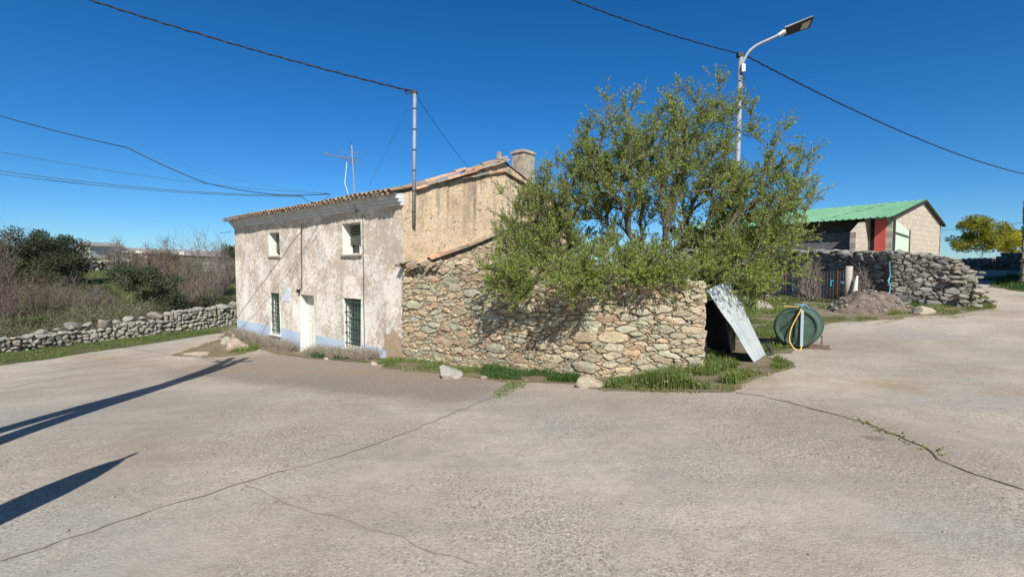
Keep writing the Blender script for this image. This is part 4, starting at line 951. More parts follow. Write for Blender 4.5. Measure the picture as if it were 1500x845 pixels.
# dry stalks at the wall end
r = np.random.default_rng(8); mb = MB()
for _ in range(160):
    p = G(1040 + r.normal(0, 12), 512 + r.normal(0, 6)); d = Vector((r.normal(0, .3), r.normal(0, .3), 1)); mb.tube([p, p + d * r.uniform(.15, .45)], [.004, .002], 3, (.36, .30, .21), cap=False)
tag(mb.build('dry_stalks', M['bark']), 'dry straw stalks at the end of the rubble wall', 'weeds', kind='stuff')

# ---------------------------------------------------------------- loose rocks
def loose(px, py, wpx, hpx, label, col, seed, mk='stone_grey', dz=0, flat=8, group=None, name='rock'):
    r = np.random.default_rng(seed); p = G(px, py); d = p.y; sc = d / FPX; mb = MB(); wd = wpx * sc; ht = hpx * sc
    rock(mb, (p.x, p.y + wd * .2, p.z + ht * .32), (wd, wd * .75, ht * 1.25), r, col, 3, flat, r.normal(0, .2))
    return tag(mb.build(name, M[mk], loc=(p.x, p.y + wd * .2, p.z)), label, 'rock', group)
loose(657, 557, 36, 22, 'angular light grey granite rock on the yard before the wall', (.42, .40, .37), 1)
loose(866, 570, 40, 20, 'flat tan boulder at the wall foot beside the lush grass', (.42, .36, .28), 2, 'stone')
loose(708, 557, 14, 6, 'small pale stone right of the granite rock', (.46, .42, .36), 3, 'stone')
loose(1343, 440, 24, 28, 'upright tan boulder against the right stone wall', (.42, .37, .29), 4, 'stone', flat=4)
loose(1356, 463, 30, 13, 'pale flat rock lying in the right grass verge', (.50, .44, .36), 5, 'stone')
loose(346, 514, 34, 19, 'pinkish boulder at the left corner of the house', (.47, .37, .31), 6, 'stone')
loose(329, 507, 13, 14, 'squarish grey stone left of the pinkish boulder', (.40, .38, .32), 7)
loose(340, 504, 11, 13, 'upright tan stone beside the house corner', (.45, .38, .28), 8, 'stone')
loose(283, 522, 46, 5, 'flat pink slab in the grass patch left of the house', (.52, .42, .34), 9, 'stone')
loose(545, 537, 14, 7, 'small tan stone under the barred window', (.48, .40, .30), 10, 'stone')
loose(478, 529, 9, 5, 'tiny pale stone beside the green weed clump', (.48, .43, .36), 12, 'stone')
loose(1118, 457, 42, 20, 'grey stone block behind the weeds left of the tank', (.38, .35, .31), 13)
loose(1127, 441, 10, 10, 'small white stone on top of the grey block', (.5, .48, .45), 14)
loose(1205, 500, 12, 4, 'small stone by the tank timber', (.36, .32, .28), 16)
r = np.random.default_rng(90); gv = MB()
for _ in range(520):
    if r.random() < .6: t = r.random(); q = H(r.uniform(-3, 9), -r.uniform(.5, 1.0) - abs(r.normal(0, 1.1)), 0); x, y = q.x, q.y
    else: x, y = r.uniform(-6, 8), r.uniform(2.2, 9)
    if not inside(lot, np.array([x]), np.array([y]))[0] or (y > 7.2 and x > 1.2 and x < 4.5): continue
    s_ = r.uniform(.008, .028); rock(gv, (x, y, g1(x, y) + .035), (s_, s_, s_ * .6), r, (TANS + GREYS)[r.integers(15)], 1)
tag(gv.build('gravel', M['stone_grey']), 'loose grit and small stones scattered on the concrete yard', 'gravel', kind='stuff')
# earth heap
r = np.random.default_rng(12); c0 = G(1280, 462); hp = MB(); n = 34; V = []; 
for j in range(n):
    for i in range(n):
        a, b = i / (n - 1) * 2 - 1, j / (n - 1) * 2 - 1; x = c0.x + a * 1.3 + .1; y = c0.y + .9 + b * .9; h_ = .62 * max(0, 1 - (a - .25) ** 2 * 1.1 - b * b) * (1 + .3 * mn.noise(Vector((x * 3, y * 3, 0)))) + .10 * mn.noise(Vector((x * 9, y * 9, 1))) * (1 if a * a + b * b < .9 else 0)
        V.append((x, y, g1(x, y) - .02 + h_))
hp.add(V, [(j * n + i, j * n + i + 1, (j + 1) * n + i + 1, (j + 1) * n + i) for j in range(n - 1) for i in range(n - 1)])
heapm = NM('heap_soil', .97, .1); heapm.base(heapm.ramp(heapm.noise(5, 6, .7), (.3, (.09, .075, .065)), (.5, (.19, .155, .13)), (.7, (.30, .25, .20)))); heapm.bump(heapm.noise(25, 6, .8), 1, .05)
he = hp.build('earth_heap', heapm.m, smooth=True); tag(he, 'heap of brown earth and rubble in front of the right wall', 'earth heap')
rb = MB()
for _ in range(150): 
    a, b = r.uniform(-1, 1), r.uniform(-1, .6); x = c0.x + a * 1.4 + .1; y = c0.y + .9 + b * .9; h_ = .6 * max(0, 1 - (a - .25) ** 2 * 1.1 - b * b); s_ = r.uniform(.04, .14)
    rock(rb, (x, y, g1(x, y) + h_), (s_, s_, s_ * .7), r, GREYS[r.integers(6)], 1)
o = rb.build('heap_rubble', M['stone_grey']); o.parent = he; tag(o, kind='stuff')

# ---------------------------------------------------------------- dry stone walls
freestanding('dry_stone_wall', [Vector((-16.9, 9, 0)), Vector((-16.3, 14.9, 0)), Vector((-16.0, 17.5, 0)), Vector((-15.1, 20.2, 0))], lambda u: np.interp(u, [0, 6, 8.4, 11.3], [.38, .42, .46, .62]), .55, np.random.default_rng(2), GREYS, M['stone_grey'], 'low tumbled dry stone wall at the left edge, before the brambles', rs=.24, group='dry stone walls of the left lane')
freestanding('dry_stone_wall', [Vector((-15.1, 20.2, 0)), Vector((-14.3, 22.5, 0)), Vector((-13.4, 25.5, 0)), Vector((-12.9, 32, 0))], lambda u: np.interp(u, [0, 1.5, 5, 12], [.85, .95, 1.05, 1.05]), .55, np.random.default_rng(3), GREYS, M['stone_grey'], 'taller grey dry stone wall reaching the left end of the house', rs=.24, group='dry stone walls of the left lane')
r = np.random.default_rng(14); cm = MB()
for i in range(16):
    t = i / 15; x = -16.2 + 2.4 * t ** 1.2 + r.normal(0, .06); y = 16.3 + 7.2 * t; hh = np.interp(y, [16, 20.2, 23.5], [.5, .75, .98]); s_ = r.uniform(.3, .62)
    rock(cm, (x, y, g1(x, y) + hh + s_ * .1), (s_, s_ * .8, s_ * .6), r, GREYS[r.integers(6)], 2)
tag(cm.build('coping_boulders', M['stone_grey']), 'row of rounded boulders capping the left dry stone wall', 'boulders', kind='stuff')
# right wall: dark side running away from the road + lit end
RW = [Vector((14.5, 14.9, 0)), Vector((12.7, 15.9, 0)), Vector((12.3, 19, 0)), Vector((11.6, 23, 0)), Vector((8.5, 24.5, 0))]
rev = RW[::-1]
def rwtop(u): return np.interp(u, [0, 3.4, 7.5, 10.6, 11.4, 12.2, 12.66], [.65, .62, .50, .36, .33, .12, -.45])
frw, LRW = pathmap(rev)
rr5 = np.random.default_rng(6); tn5 = [rr5.normal(0, .03) for _ in range(80)]
def z1q(u): return EYE + rwtop(u) + np.interp(u / LRW * 79, range(80), tn5)
def z0q(u): q = frw([u], [0], [0])[0]; return g1(q[0], q[1]) - .1
E2 = empty('field_stone_wall', (12.7, 15.9, g1(12.7, 15.9)), 'tall grey stone wall below the green roofed shed, mostly in shade', 'stone wall')
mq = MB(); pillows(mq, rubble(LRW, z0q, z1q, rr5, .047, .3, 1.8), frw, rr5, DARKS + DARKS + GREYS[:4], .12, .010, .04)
for i in range(190):
    u = rr5.uniform(.1, LRW - .1); q = frw([u], [0], [rr5.uniform(-.4, .02)])[0]; s_ = rr5.uniform(.16, .5)
    rock(mq, (q[0], q[1], z1q(u) + rr5.uniform(-.03, .05)), (s_, s_ * .7, s_ * .38), rr5, (DARKS + GREYS)[rr5.integers(12)], 2)
# stepped end of flat slabs
for lv in range(9):
    for q_ in range(9):
        s_ = rr5.uniform(.18, .5); off = (8 - lv) * .05
        rock(mq, (13.7 + off + rr5.uniform(-.1, .95), 15.35 - off * .4 + rr5.uniform(-.45, .35), g1(14.5, 15) + .08 + lv * .15), (s_, s_ * .7, rr5.uniform(.10, .2)), rr5, (GREYS + [(.42, .33, .25)])[rr5.integers(7)], 2, 13)
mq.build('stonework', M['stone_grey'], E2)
mc = MB()
us_ = np.linspace(0, LRW, 90)
for a, b in zip(us_[:-1], us_[1:]):
    V = []
    for uu in (a, b):
        q = frw([uu, uu], [0, 0], [-.02, -.5]); V += [(*q[0, :2], z0q(uu) - .2), (*q[1, :2], z0q(uu) - .2), (*q[0, :2], z1q(uu) - .05), (*q[1, :2], z1q(uu) - .05)]
    mc.add(V, [(0, 4, 6, 2), (1, 3, 7, 5), (2, 6, 7, 3), (0, 2, 3, 1), (4, 5, 7, 6)])
mc.build('wall_core', M['mortar'], E2)
loose(1418, 412, 26, 12, 'rectangular pale slab on top of the wall end', (.40, .39, .36), 21)
bpy.data.objects.remove(bpy.data.objects['rock.013']) if False else None
freestanding('far_stone_wall', [gb(98, 44), gb(142, 47), gb(190, 52)], lambda u: 1.0, .6, np.random.default_rng(4), GREYS, M['stone_grey'], 'short grey stone wall in the field right of the oaks', rs=.55, sub=1)
freestanding('far_stone_wall', [gb(300, 48), gb(352, 46)], lambda u: .9, .6, np.random.default_rng(5), GREYS, M['stone_grey'], 'far stone wall on the slope beside the house', rs=.55, sub=1)
freestanding('far_stone_wall', [gb(1400, 33), gb(1432, 33), gb(1470, 34)], lambda u: .75, .6, np.random.default_rng(6), GREYS, M['stone_grey'], 'rubble wall under the yellow tree', rs=.4, sub=1)

# mesh fence, dead saplings and stump in front of the dark wall
fe = empty('wire_fence', tuple(gb(1180, 19)), 'thin wire mesh fence in front of the dark stone wall', 'fence')
q0 = gb(1128, 19.5); q1 = gb(1255, 17.2); mb = MB(); wf = MB(); nP = 6
for i in range(nP): p = q0.lerp(q1, i / (nP - 1)); p.z = g1(p.x, p.y); wf.tube([p, p + Vector((0, 0, 1.15))], .018, 6)
for i in range(13): mb.tube([Vector((q0.x, q0.y, g1(q0.x, q0.y) + .08 + i * .085)), Vector((q1.x, q1.y, g1(q1.x, q1.y) + .08 + i * .085))], .0035, 3, cap=False)
L = (q1 - q0).length; k = int(L / .1)
for i in range(k): p = q0.lerp(q1, i / k); z = g1(p.x, p.y); mb.tube([Vector((p.x, p.y, z + .08)), Vector((p.x, p.y, z + 1.1))], .003, 3, cap=False)
mb.build('mesh', M['galv'], fe); wf.build('post', M['rust'], fe)
for i, (px, d, lb) in enumerate([(1187, 18.2, 'leafless sapling behind the tank, left of two'), (1262, 16.6, 'leafless bush by the white stump')]):
    e = bare(px, d, 22, 62 - 12 * i, lb, 90 + i, (.24, .2, .18)); e.name = 'bare_sapling'; tag(e, lb, 'sapling', 'leafless saplings before the dark wall')
b = gb(1252, 16.2); mb = MB(); mb.tube([b, b + Vector((.02, 0, .5)), b + Vector((.1, .02, 1.02))], [.09, .08, .03], 9, (.62, .58, .52)); mb.tube([b + Vector((-.04, .3, 0)), b + Vector((.02, .3, 1.35))], [.10, .11], 9, (.42, .38, .33))
tag(mb.build('tree_stump', M['bark'], smooth=True, loc=tuple(b)), 'broken pale tree stump beside the earth heap', 'stump')
bm1 = simple('blue_plastic', (.10, .33, .44), .6, .2, 10)
mb = MB(); p = P(1217, 411, 17.0); mb.tube([p, P(1245, 416, 16.9)], .022, 6); mb.tube([p, p - Vector((0, 0, .2))], .022, 6); tag(mb.build('blue_pipe', bm1), 'light blue pipe sticking out in front of the dark wall', 'pipe')
mb = MB(); mb.tube([P(1303, 384, 15.8), P(1304, 404, 15.7), P(1301, 412, 15.65), P(1304, 420, 15.6), P(1302, 436, 15.5)], [.012, .015, .035, .018, .02], 6); tag(mb.build('blue_rope', bm1), 'blue rope hanging down the right stone wall', 'rope')
mb = MB(); p = P(1161, 416, 18.8); mb.tube([p, P(1160, 421, 18.8), P(1162, 427, 18.8)], [.04, .03, .035], 6); tag(mb.build('blue_rag', bm1), 'small blue rag tied on the wire fence', 'rag')

# ---------------------------------------------------------------- green roofed shed
SA = Vector((-.574, .819, 0)); SB = Vector((.819, .574, 0)); SO = Vector((15.05, 19.0, 0))
def Q_(s, t, z): return SO + SA * s + SB * t + Vector((0, 0, z + EYE))
SE, SR, SW, SL_ = 1.93, 2.78, 6.3, 9.5
shd = empty('block_shed', tuple(Q_(0, 0, -1.2)), 'concrete block shed with green metal roof and pale green door', 'shed')
def blockmat(name, c1, c2, mortar, sc=1):
    m = NM(name, .94, .12); tc = m.t.nodes.new('ShaderNodeUVMap'); tc.uv_map = 'wall_uv'
    br = m.t.nodes.new('ShaderNodeTexBrick'); m.t.links.new(tc.outputs[0], br.inputs['Vector']); br.inputs['Color1'].default_value = (*c1, 1); br.inputs['Color2'].default_value = (*c2, 1); br.inputs['Mortar'].default_value = (*mortar, 1)
    br.inputs['Scale'].default_value = 1; br.inputs['Brick Width'].default_value = .42; br.inputs['Row Height'].default_value = .21; br.inputs['Mortar Size'].default_value = .012
    c = m.mix(m.ramp(m.noise(4, 7, .7), (.35, .5), (.6, 0.0)), br.outputs[0], tuple(v * .6 for v in c1)); c = m.mix(m.ramp(m.noise(14, 5, .7), (.5, 0.0), (.7, .5)), c, tuple(min(1, v * 1.35) for v in c1))
    m.base(c); m.bump(m.math('ADD', br.outputs[1], m.math('MULTIPLY', m.noise(30, 5), -.5)), -.6, .02); return m.m
def adduv(o, f):
    me = o.data; uv = me.uv_layers.new(name='wall_uv'); off = wloc(o.parent) if o.parent else Vector()
    for l in me.loops: p = me.vertices[l.vertex_index].co + off; uv.data[l.index].uv = f(p)
M['block'] = blockmat('tan_blocks', (.52, .46, .375), (.45, .40, .33), (.30, .27, .23))
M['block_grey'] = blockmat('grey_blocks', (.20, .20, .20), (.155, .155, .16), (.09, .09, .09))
def wall_slab(name, s0, t0, s1, t1, z0, ztop, m, th=.2, par=shd):   # ztop: list of (frac,z)
    a = Q_(s0, t0, 0); b = Q_(s1, t1, 0); d = (b - a); n = Vector((d.y, -d.x, 0)).normalized(); mb = MB(); P0 = []; P1 = []
    prof = [(0, z0), (1, z0)] + ztop[::-1]
    for f_, z_ in prof: q = a + d * f_; q.z = z_ + EYE; P0.append(q); P1.append(q - n * th)
    k = len(prof); mb.add(P0 + P1, [tuple(range(k)), tuple(range(2 * k - 1, k - 1, -1))] + [(i, k + i, k + (i + 1) % k, (i + 1) % k) for i in range(k)])
    o = mb.build(name, m, par); dn = d.normalized(); adduv(o, lambda p: ((p - a).dot(dn), p.z)); return o
wall_slab('gable_wall', 0, 0, 0, SW, -1.6, [(0, SE), (.56, SR), (1, SE - .05)], M['block'])
wall_slab('side_wall', 1.0, .03, .02, .03, -1.6, [(0, SE - .05), (1, SE - .05)], M['block'], .18)           # lit stub beside the door
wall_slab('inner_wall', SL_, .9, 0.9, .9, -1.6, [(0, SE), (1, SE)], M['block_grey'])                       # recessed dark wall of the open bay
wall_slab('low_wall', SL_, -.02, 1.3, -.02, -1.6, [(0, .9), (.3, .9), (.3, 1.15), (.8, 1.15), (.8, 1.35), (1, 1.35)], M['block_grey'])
wall_slab('back_wall', 0, SW, SL_, SW, -1.6, [(0, SE - .05), (1, SE - .05)], M['block']); wall_slab('far_gable_wall', SL_, SW, SL_, 0, -1.6, [(0, SE - .05), (.44, SR), (1, SE)], M['block'])
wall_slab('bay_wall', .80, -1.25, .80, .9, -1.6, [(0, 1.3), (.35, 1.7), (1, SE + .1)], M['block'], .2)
# roof (corrugated)
m = NM('green_sheet', .45, .4); m.base(m.mix(m.ramp(m.noise(2.5, 5, .6), (.55, 0.0), (.75, .45)), m.ramp(m.noise(.8, 4), (.3, (.14, .33, .17)), (.7, (.22, .43, .25))), (.42, .52, .40))); M['green_sheet'] = m.m
mb = MB(); nn = int((SL_ + .5) / .04); 
for (ta, za, tb, zb) in ((-.45, SE - .45 * (SR - SE) / (SW * .56) + .06, SW * .56, SR + .06), (SW * .56, SR + .06, SW + .14, SE - .05)):
    V = []
    for i in range(nn + 1):
        s_ = -.14 + i * .04; dz = .018 * (1 if i % 6 in (0, 1) else -.6)
        V += [Q_(s_, ta, za + dz), Q_(s_, tb, zb + dz), Q_(s_, ta, za + dz - .02), Q_(s_, tb, zb + dz - .02)]
    F = []
    for i in range(nn): b = 4 * i; F += [(b, b + 4, b + 5, b + 1), (b + 2, b + 3, b + 7, b + 6), (b, b + 2, b + 6, b + 4), (b + 1, b + 5, b + 7, b + 3)]
    F += [(0, 1, 3, 2), (4 * nn, 4 * nn + 2, 4 * nn + 3, 4 * nn + 1)]; mb.add(V, F)
rf = mb.build('roof', M['green_sheet'], shd)
vb = MB()
for (ta, za, tb, zb) in ((-.4, SE - .12, SW * .56, SR + .015), (SW * .56, SR + .015, SW + .12, SE - .09)):
    a, b = Q_(-.15, ta, za), Q_(-.15, tb, zb); vb.add([a, b, b - Vector((0, 0, .05)), a - Vector((0, 0, .05)), a + SA * .14, b + SA * .14, b - Vector((0, 0, .05)) + SA * .14, a - Vector((0, 0, .05)) + SA * .14], [(0, 1, 2, 3), (7, 6, 5, 4), (0, 4, 5, 1), (3, 2, 6, 7), (0, 3, 7, 4), (1, 5, 6, 2)])
vb.build('barge_board', M['iron'], rf)
pgd = simple('pale_green_door', (.50, .60, .50), .7, .08, 3); redm = simple('red_door', (.52, .10, .085), .7, .12, 5)
d = MB(); d.add([Q_(-.05, .08, -1.2), Q_(-.05, 1.75, -1.2), Q_(-.05, 1.75, 1.42), Q_(-.05, .08, 1.78)] + [Q_(0, .08, -1.2), Q_(0, 1.75, -1.2), Q_(0, 1.75, 1.42), Q_(0, .08, 1.78)], [(0, 1, 2, 3), (7, 6, 5, 4), (0, 4, 5, 1), (3, 2, 6, 7), (0, 3, 7, 4), (1, 5, 6, 2)])
d0_ = d.build('door', pgd, shd); t = MB(); t.box(Q_(-.09, .12, 1.25), SB * 1.6 + Vector((0, 0, -.12)), SA * .035, (0, 0, .05)); t.box(Q_(-.09, .02, -1.2), SB * .06, SA * .035, (0, 0, 3.05)); t.box(Q_(-.09, 1.76, -1.2), SB * .05, SA * .035, (0, 0, 2.65)); t.build('door_frame', M['green_bar'], d0_)
MB().box(Q_(.58, -.02, -1.2), -SA * .38 + SB * -.02, SB * .04, (0, 0, 3.0)).build('red_door', redm, shd)
MB().box(Q_(.72, -.03, -1.2), -SA * .13, SB * .04, (0, 0, 3.05)).build('door_gap', M['dark'], shd)
# open canopy post
MB().tube([Q_(4.5, -.25, -1.3), Q_(4.5, -.25, SE - .15)], .05, 6).build('roof_post', M['rust'], shd)

# ---------------------------------------------------------------- shaded building & low wall at right edge
rb_ = empty('roadside_building', (24.3, 22.3, g1(24.3, 22.3)), 'dark shaded stone building cut by the right frame edge', 'building')
mb = MB(); r = np.random.default_rng(51)
b0 = P(1497.5, 388, 22.0); 
zt = EYE + 4.0; path = [Vector((b0.x + 9.5, b0.y + 8.0, 0)), Vector((b0.x, b0.y, 0)), Vector((b0.x + 6, b0.y - 2.5, 0))]
fb, LB = pathmap(path[:]); pl_ = rubble(LB, lambda u: EYE - 1.6, lambda u: zt + .1 * math.sin(u * 3), r, .1, .3); pillows(mb, pl_, fb, r, DARKS + GREYS[:2], .1, .01, .05); mb.build('stonework', M['stone_grey'], rb_)
mb = MB(); V = [path[0], path[1], path[2], path[2] + Vector((7, 7, 0))]
mb.add([Vector((v.x, v.y, EYE - 2)) for v in V] + [Vector((v.x, v.y, zt)) for v in V], [(0, 1, 5, 4), (1, 2, 6, 5), (2, 3, 7, 6), (3, 0, 4, 7), (4, 5, 6, 7)]); mb.build('wall_core', M['mortar'], rb_)
mb = MB(); mb.add([Vector((v.x, v.y, zt + .1)) for i, v in enumerate(V)] + [Vector((sum(v.x for v in V) / 4, sum(v.y for v in V) / 4, zt + 1.5))], [(0, 1, 4), (1, 2, 4), (2, 3, 4), (3, 0, 4), (3, 2, 1, 0)]); mb.build('roof', M['tile'], rb_)
# bank + garden wall beyond
freestanding('garden_wall', [gb(1462, 33), gb(1500, 31), gb(1540, 30)], lambda u: 1.15, .6, np.random.default_rng(16), DARKS, M['stone_dark'], 'dark shaded garden wall beyond the road, beside the yellow trees', rs=.4, sub=1)
grass([e2(gb(1452, 23)), e2(gb(1500, 20.3)), e2(gb(1520, 24)), e2(gb(1475, 27))], 3500, .3, GD, 'grass', 'dark grassy bank at right under the shaded building', 19, .3, True, wide=.02)
sheet('grass_bank', [e2(gb(1450, 22.5)), e2(gb(1500, 20)), (25, 22), (25, 27), e2(gb(1475, 27))], .05, M['soil'], .3, .05, kind='structure', label='shaded bank at the right edge')

# ---------------------------------------------------------------- far sheds on the horizon, left
fs = empty('far_shed', tuple(gb(125, 95)), 'small white far shed above the field, left end of the farm', 'shed')
def hut(px0, px1, ytop, d, dd, m1, m2, par, rise=.6):
    a = P(px0, 388, d); b = P(px1, 388, d); zb = g1(a.x, a.y) - 1; zt_ = EYE + (388 - ytop) / FPX * d
    mb = MB(); mb.box((a.x, a.y, zb), (b.x - a.x, 0, 0), (0, dd, 0), (0, 0, zt_ - zb)); mb.build('walls', m1, par)
    mx = (a.x + b.x) / 2; y0, y1 = a.y - .3, a.y + dd + .3; V = [(a.x - .4, y0, zt_), (b.x + .4, y0, zt_), (mx, y0, zt_ + rise), (a.x - .4, y1, zt_), (b.x + .4, y1, zt_), (mx, y1, zt_ + rise)]
    MB().add(V, [(0, 1, 2), (5, 4, 3), (0, 2, 5, 3), (1, 4, 5, 2), (0, 3, 4, 1)]).build('roof', m2, par)
wm = simple('farm_white', (.62, .60, .54), .9, .1, .3); gm_ = simple('farm_grey_roof', (.27, .26, .25), .8, .15, .3); bmk = simple('farm_brick', (.33, .28, .22), .9, .2, .5)
hut(112, 133, 360, 92, 8, wm, gm_, fs, .8); MB().box(P(118, 366, 91.9), (.8, 0, 0), (0, -.05, 0), (0, 0, 1.0)).build('window', M['dark'], fs)
fl_ = empty('farm_building', tuple(gb(230, 100)), 'long low farm building with grey roof along the left horizon', 'building')
a = P(134, 388, 96); b = P(345, 388, 110); mb = MB(); zt_ = EYE + 2.2; mb.add([(a.x, a.y, EYE - 1), (b.x, b.y, EYE - 1), (b.x, b.y, zt_ - .4), (a.x, a.y, zt_ + .6), (a.x, a.y + 8, EYE - 1), (b.x, b.y + 8, EYE - 1), (b.x, b.y + 8, zt_ - .4), (a.x, a.y + 8, zt_ + .6)], [(0, 1, 2, 3), (7, 6, 5, 4), (0, 3, 7, 4), (1, 5, 6, 2)]); mb.build('walls', bmk, fl_)
MB().add([(a.x - .4, a.y - .6, zt_ + .5), (b.x + .4, b.y - .6, zt_ - .5), (b.x + .4, b.y + 4, zt_ + .7), (a.x - .4, a.y + 4, zt_ + 1.6), (b.x + .4, b.y + 8.5, zt_ - .5), (a.x - .4, a.y + 8.5, zt_ + .5)], [(0, 1, 2, 3), (3, 2, 4, 5)]).build('roof', gm_, fl_)
for px in (186, 200, 262): MB().box(P(px, 376, 96 + (px - 134) * .066 - .1), (1.2, 0, 0), (0, -.05, 0), (0, 0, 1.2)).build('window', wm, fl_)

# ---------------------------------------------------------------- leaning sheet
BL = Vector((4.27, 8.3, 0)); BL.z = g1(BL.x, BL.y) - .02; TL = P(1037, 425, 8.05); BRr = Vector((4.98, 9.25, 0)); BRr.z = g1(BRr.x, BRr.y); TR = P(1069, 410, 9.0)
ls = empty('leaning_sheet', tuple(BL), 'battered white metal sheet leaning against the end of the rubble wall', 'metal sheet')
mb = MB(); nu_, nv_ = 22, 40; V = []; nrm_ = (BRr - BL).cross(TL - BL).normalized(); nrm_ = nrm_ if nrm_.z > 0 else -nrm_
for j in range(nv_ + 1):
    for i in range(nu_ + 1):
        u, v = i / nu_, j / nv_; p = BL.lerp(BRr, u).lerp(TL.lerp(TR, u), v); h = .005 * math.cos(u * 2 * math.pi * 4) + .02 * mn.noise(Vector((u * 1.5, v * 3, 0))) + .012 * mn.noise(Vector((u * 5, v * 9, 4)))
        if v > .62: h -= .05 * (v - .62)
        p = p + nrm_ * h + (BL - TL).normalized() * .03 * mn.noise(Vector((u * 6, 0, 2))) * (v > .9); V.append(p)
n_ = len(V); V2 = V + [p - nrm_ * .012 for p in V]; wv = nu_ + 1
F = [(j * wv + i, j * wv + i + 1, (j + 1) * wv + i + 1, (j + 1) * wv + i) for j in range(nv_) for i in range(nu_)]; F2 = [tuple(n_ + k for k in f[::-1]) for f in F]
edge = [(i, i + 1) for i in range(nu_)] + [(nv_ * wv + i + 1, nv_ * wv + i) for i in range(nu_)] + [((j + 1) * wv, j * wv) for j in range(nv_)] + [(j * wv + nu_, (j + 1) * wv + nu_) for j in range(nv_)]
mb.add(V2, F + F2 + [(b, a, n_ + a, n_ + b) for a, b in edge])
m = NM('flaking_white_sheet', .6, .35); x, y, z = m.sep(); c = m.ramp(m.noise(3, 5, .6), (.3, (.36, .40, .40)), (.7, (.48, .52, .515)))
fk = m.math('ADD', m.noise(13, 5, .65, dist=.4), m.math('MULTIPLY', m.math('SUBTRACT', z, EYE - .75), .22)); c = m.mix(m.ramp(fk, (.53, 0.0), (.56, 1.0)), c, (.10, .12, .15))
m.base(c); m.bump(m.noise(8, 5), .3, .02); mb.build('sheet', m.m, ls, smooth=True)
MB().tube([BRr + Vector((.02, -.12, .03)), BRr + Vector((.06, -.02, .14)), BRr + Vector((-.02, .0, .24))], .035, 6).build('edge_trim', M['iron'], ls)

# ---------------------------------------------------------------- green tank
TR_ = .53; KT = .83; td = Vector((.62, .785, 0)).normalized(); cz = g1(6.1, 10.2) + .53 + .06
T0 = Vector((6.04, 10.1, cz)); tk = empty('green_tank', (T0.x, T0.y, g1(T0.x, T0.y)), 'dented dark green cylindrical tank lying on its side near the road', 'tank')
rt = Vector((td.y, -td.x, 0)); up = Vector((0, 0, 1))
def ring(c, rad_, n=48, dn=.0):
    return [c + (rt * math.cos(2 * math.pi * k / n) + up * math.sin(2 * math.pi * k / n)) * rad_ * (1 + dn * math.sin(2 * 2 * math.pi * k / n + 1)) for k in range(n)]
prof = [(0.0, .015), (.12, .01), (.26, .02), (.36, .035), (.42, .03), (.44, .0), (.47, .005), (.5, .02), (.52, .05), (.53, .09), (.525, .2), (.53, .3), (.52, .42), (.53, .55), (.525, .75), (.51, .82), (.45, .87), (0.0, .88)]
mb = MB(); V = []; n = 48
for (ra, dp) in prof: V += ring(T0 + td * dp, max(ra, .001), n, .012)
F = [(i * n + k, i * n + (k + 1) % n, (i + 1) * n + (k + 1) % n, (i + 1) * n + k) for i in range(len(prof) - 1) for k in range(n)]; mb.add(V, F)
m = NM('tank_green', .75, .25); c = m.ramp(m.noise(2.5, 5, .6), (.3, (.045, .082, .066)), (.7, (.075, .125, .10))); c = m.mix(m.ramp(m.noise(10, 7, .8, dist=1), (.58, 0.0), (.68, .6)), c, (.22, .29, .23)); m.base(c); m.bump(m.noise(5, 3), .5, .03); mb.build('body', m.m, tk, smooth=True)
mb = MB()
for dp in (.28, .58): V = ring(T0 + td * dp, .538, n, .012) + ring(T0 + td * (dp + .04), .538, n, .012); mb.add(V, [(k, (k + 1) % n, n + (k + 1) % n, n + k) for k in range(n)])
mb.build('hoop', M['green_bar'], tk)
gp = T0 - td * .012 + rt * .10; g = MB(); g.box(gp + up * -.47 - td * .03, rt * .06, td * .03, up * .93); gmx = NM('gauge_white', .6); gmx.base(gmx.mix(gmx.math('GREATER_THAN', gmx.math('FRACT', gmx.math('MULTIPLY', gmx.sep()[2], 15.6)), .87), (.46, .56, .64), (.22, .34, .45))); g.build('level_gauge', gmx.m, tk)
yel = simple('yellow_hose', (.72, .52, .12), .5, .1, 10)
hs = [T0 + up * .5 + rt * .10 - td * .05, T0 + up * .38 + rt * .06 - td * .06, T0 + up * .15 - rt * .04 - td * .07, T0 - up * .1 - rt * .12 - td * .08, T0 - up * .35 - rt * .13 - td * .08, T0 - up * .5 - rt * .05 - td * .09, T0 - up * .56 + rt * .05 - td * .09, T0 - up * .53 + rt * .12 - td * .07, T0 - up * .45 + rt * .13 - td * .05]
def smoothp(pts, n=6):
    out = []
    for i in range(len(pts) - 1):
        p0, p1, p2, p3 = pts[max(i - 1, 0)], pts[i], pts[i + 1], pts[min(i + 2, len(pts) - 1)]
        for k in range(n): t = k / n; out.append(.5 * ((2 * p1) + (p2 - p0) * t + (2 * p0 - 5 * p1 + 4 * p2 - p3) * t * t + (3 * p1 - p0 - 3 * p2 + p3) * t ** 3))
    return out + [pts[-1]]
MB().tube(smoothp(hs), .016, 8).build('yellow_hose', yel, tk, smooth=True)
MB().tube(smoothp([T0 + up * .5 + rt * .08 - td * .03, T0 + up * .2 - rt * .1 - td * .02, T0 - up * .12 - rt * .38 - td * .0]), .012, 6).build('black_cord', M['cable'], tk)
MB().tube(smoothp([T0 + up * .5 + rt * .08 - td * .03, T0 + up * .1 - rt * .02 - td * .02, T0 - up * .25 - rt * .03 - td * .02, T0 - up * .46 + rt * .03 - td * .02]), .014, 6).build('black_cord', M['cable'], tk)
g = MB(); g.tube([T0 + td * .25 + up * .52, T0 + td * .25 + up * .56], .14, 20); g.tube([T0 + td * .25 + up * .56, T0 + td * .25 + up * .585], .17, 20); g.build('lid', M['galv'], tk)
MB().tube([T0 + up * .53 - rt * .28 - td * .02, T0 + up * .535 + rt * .05 - td * .02], .016, 6).build('yellow_handle', yel, tk)
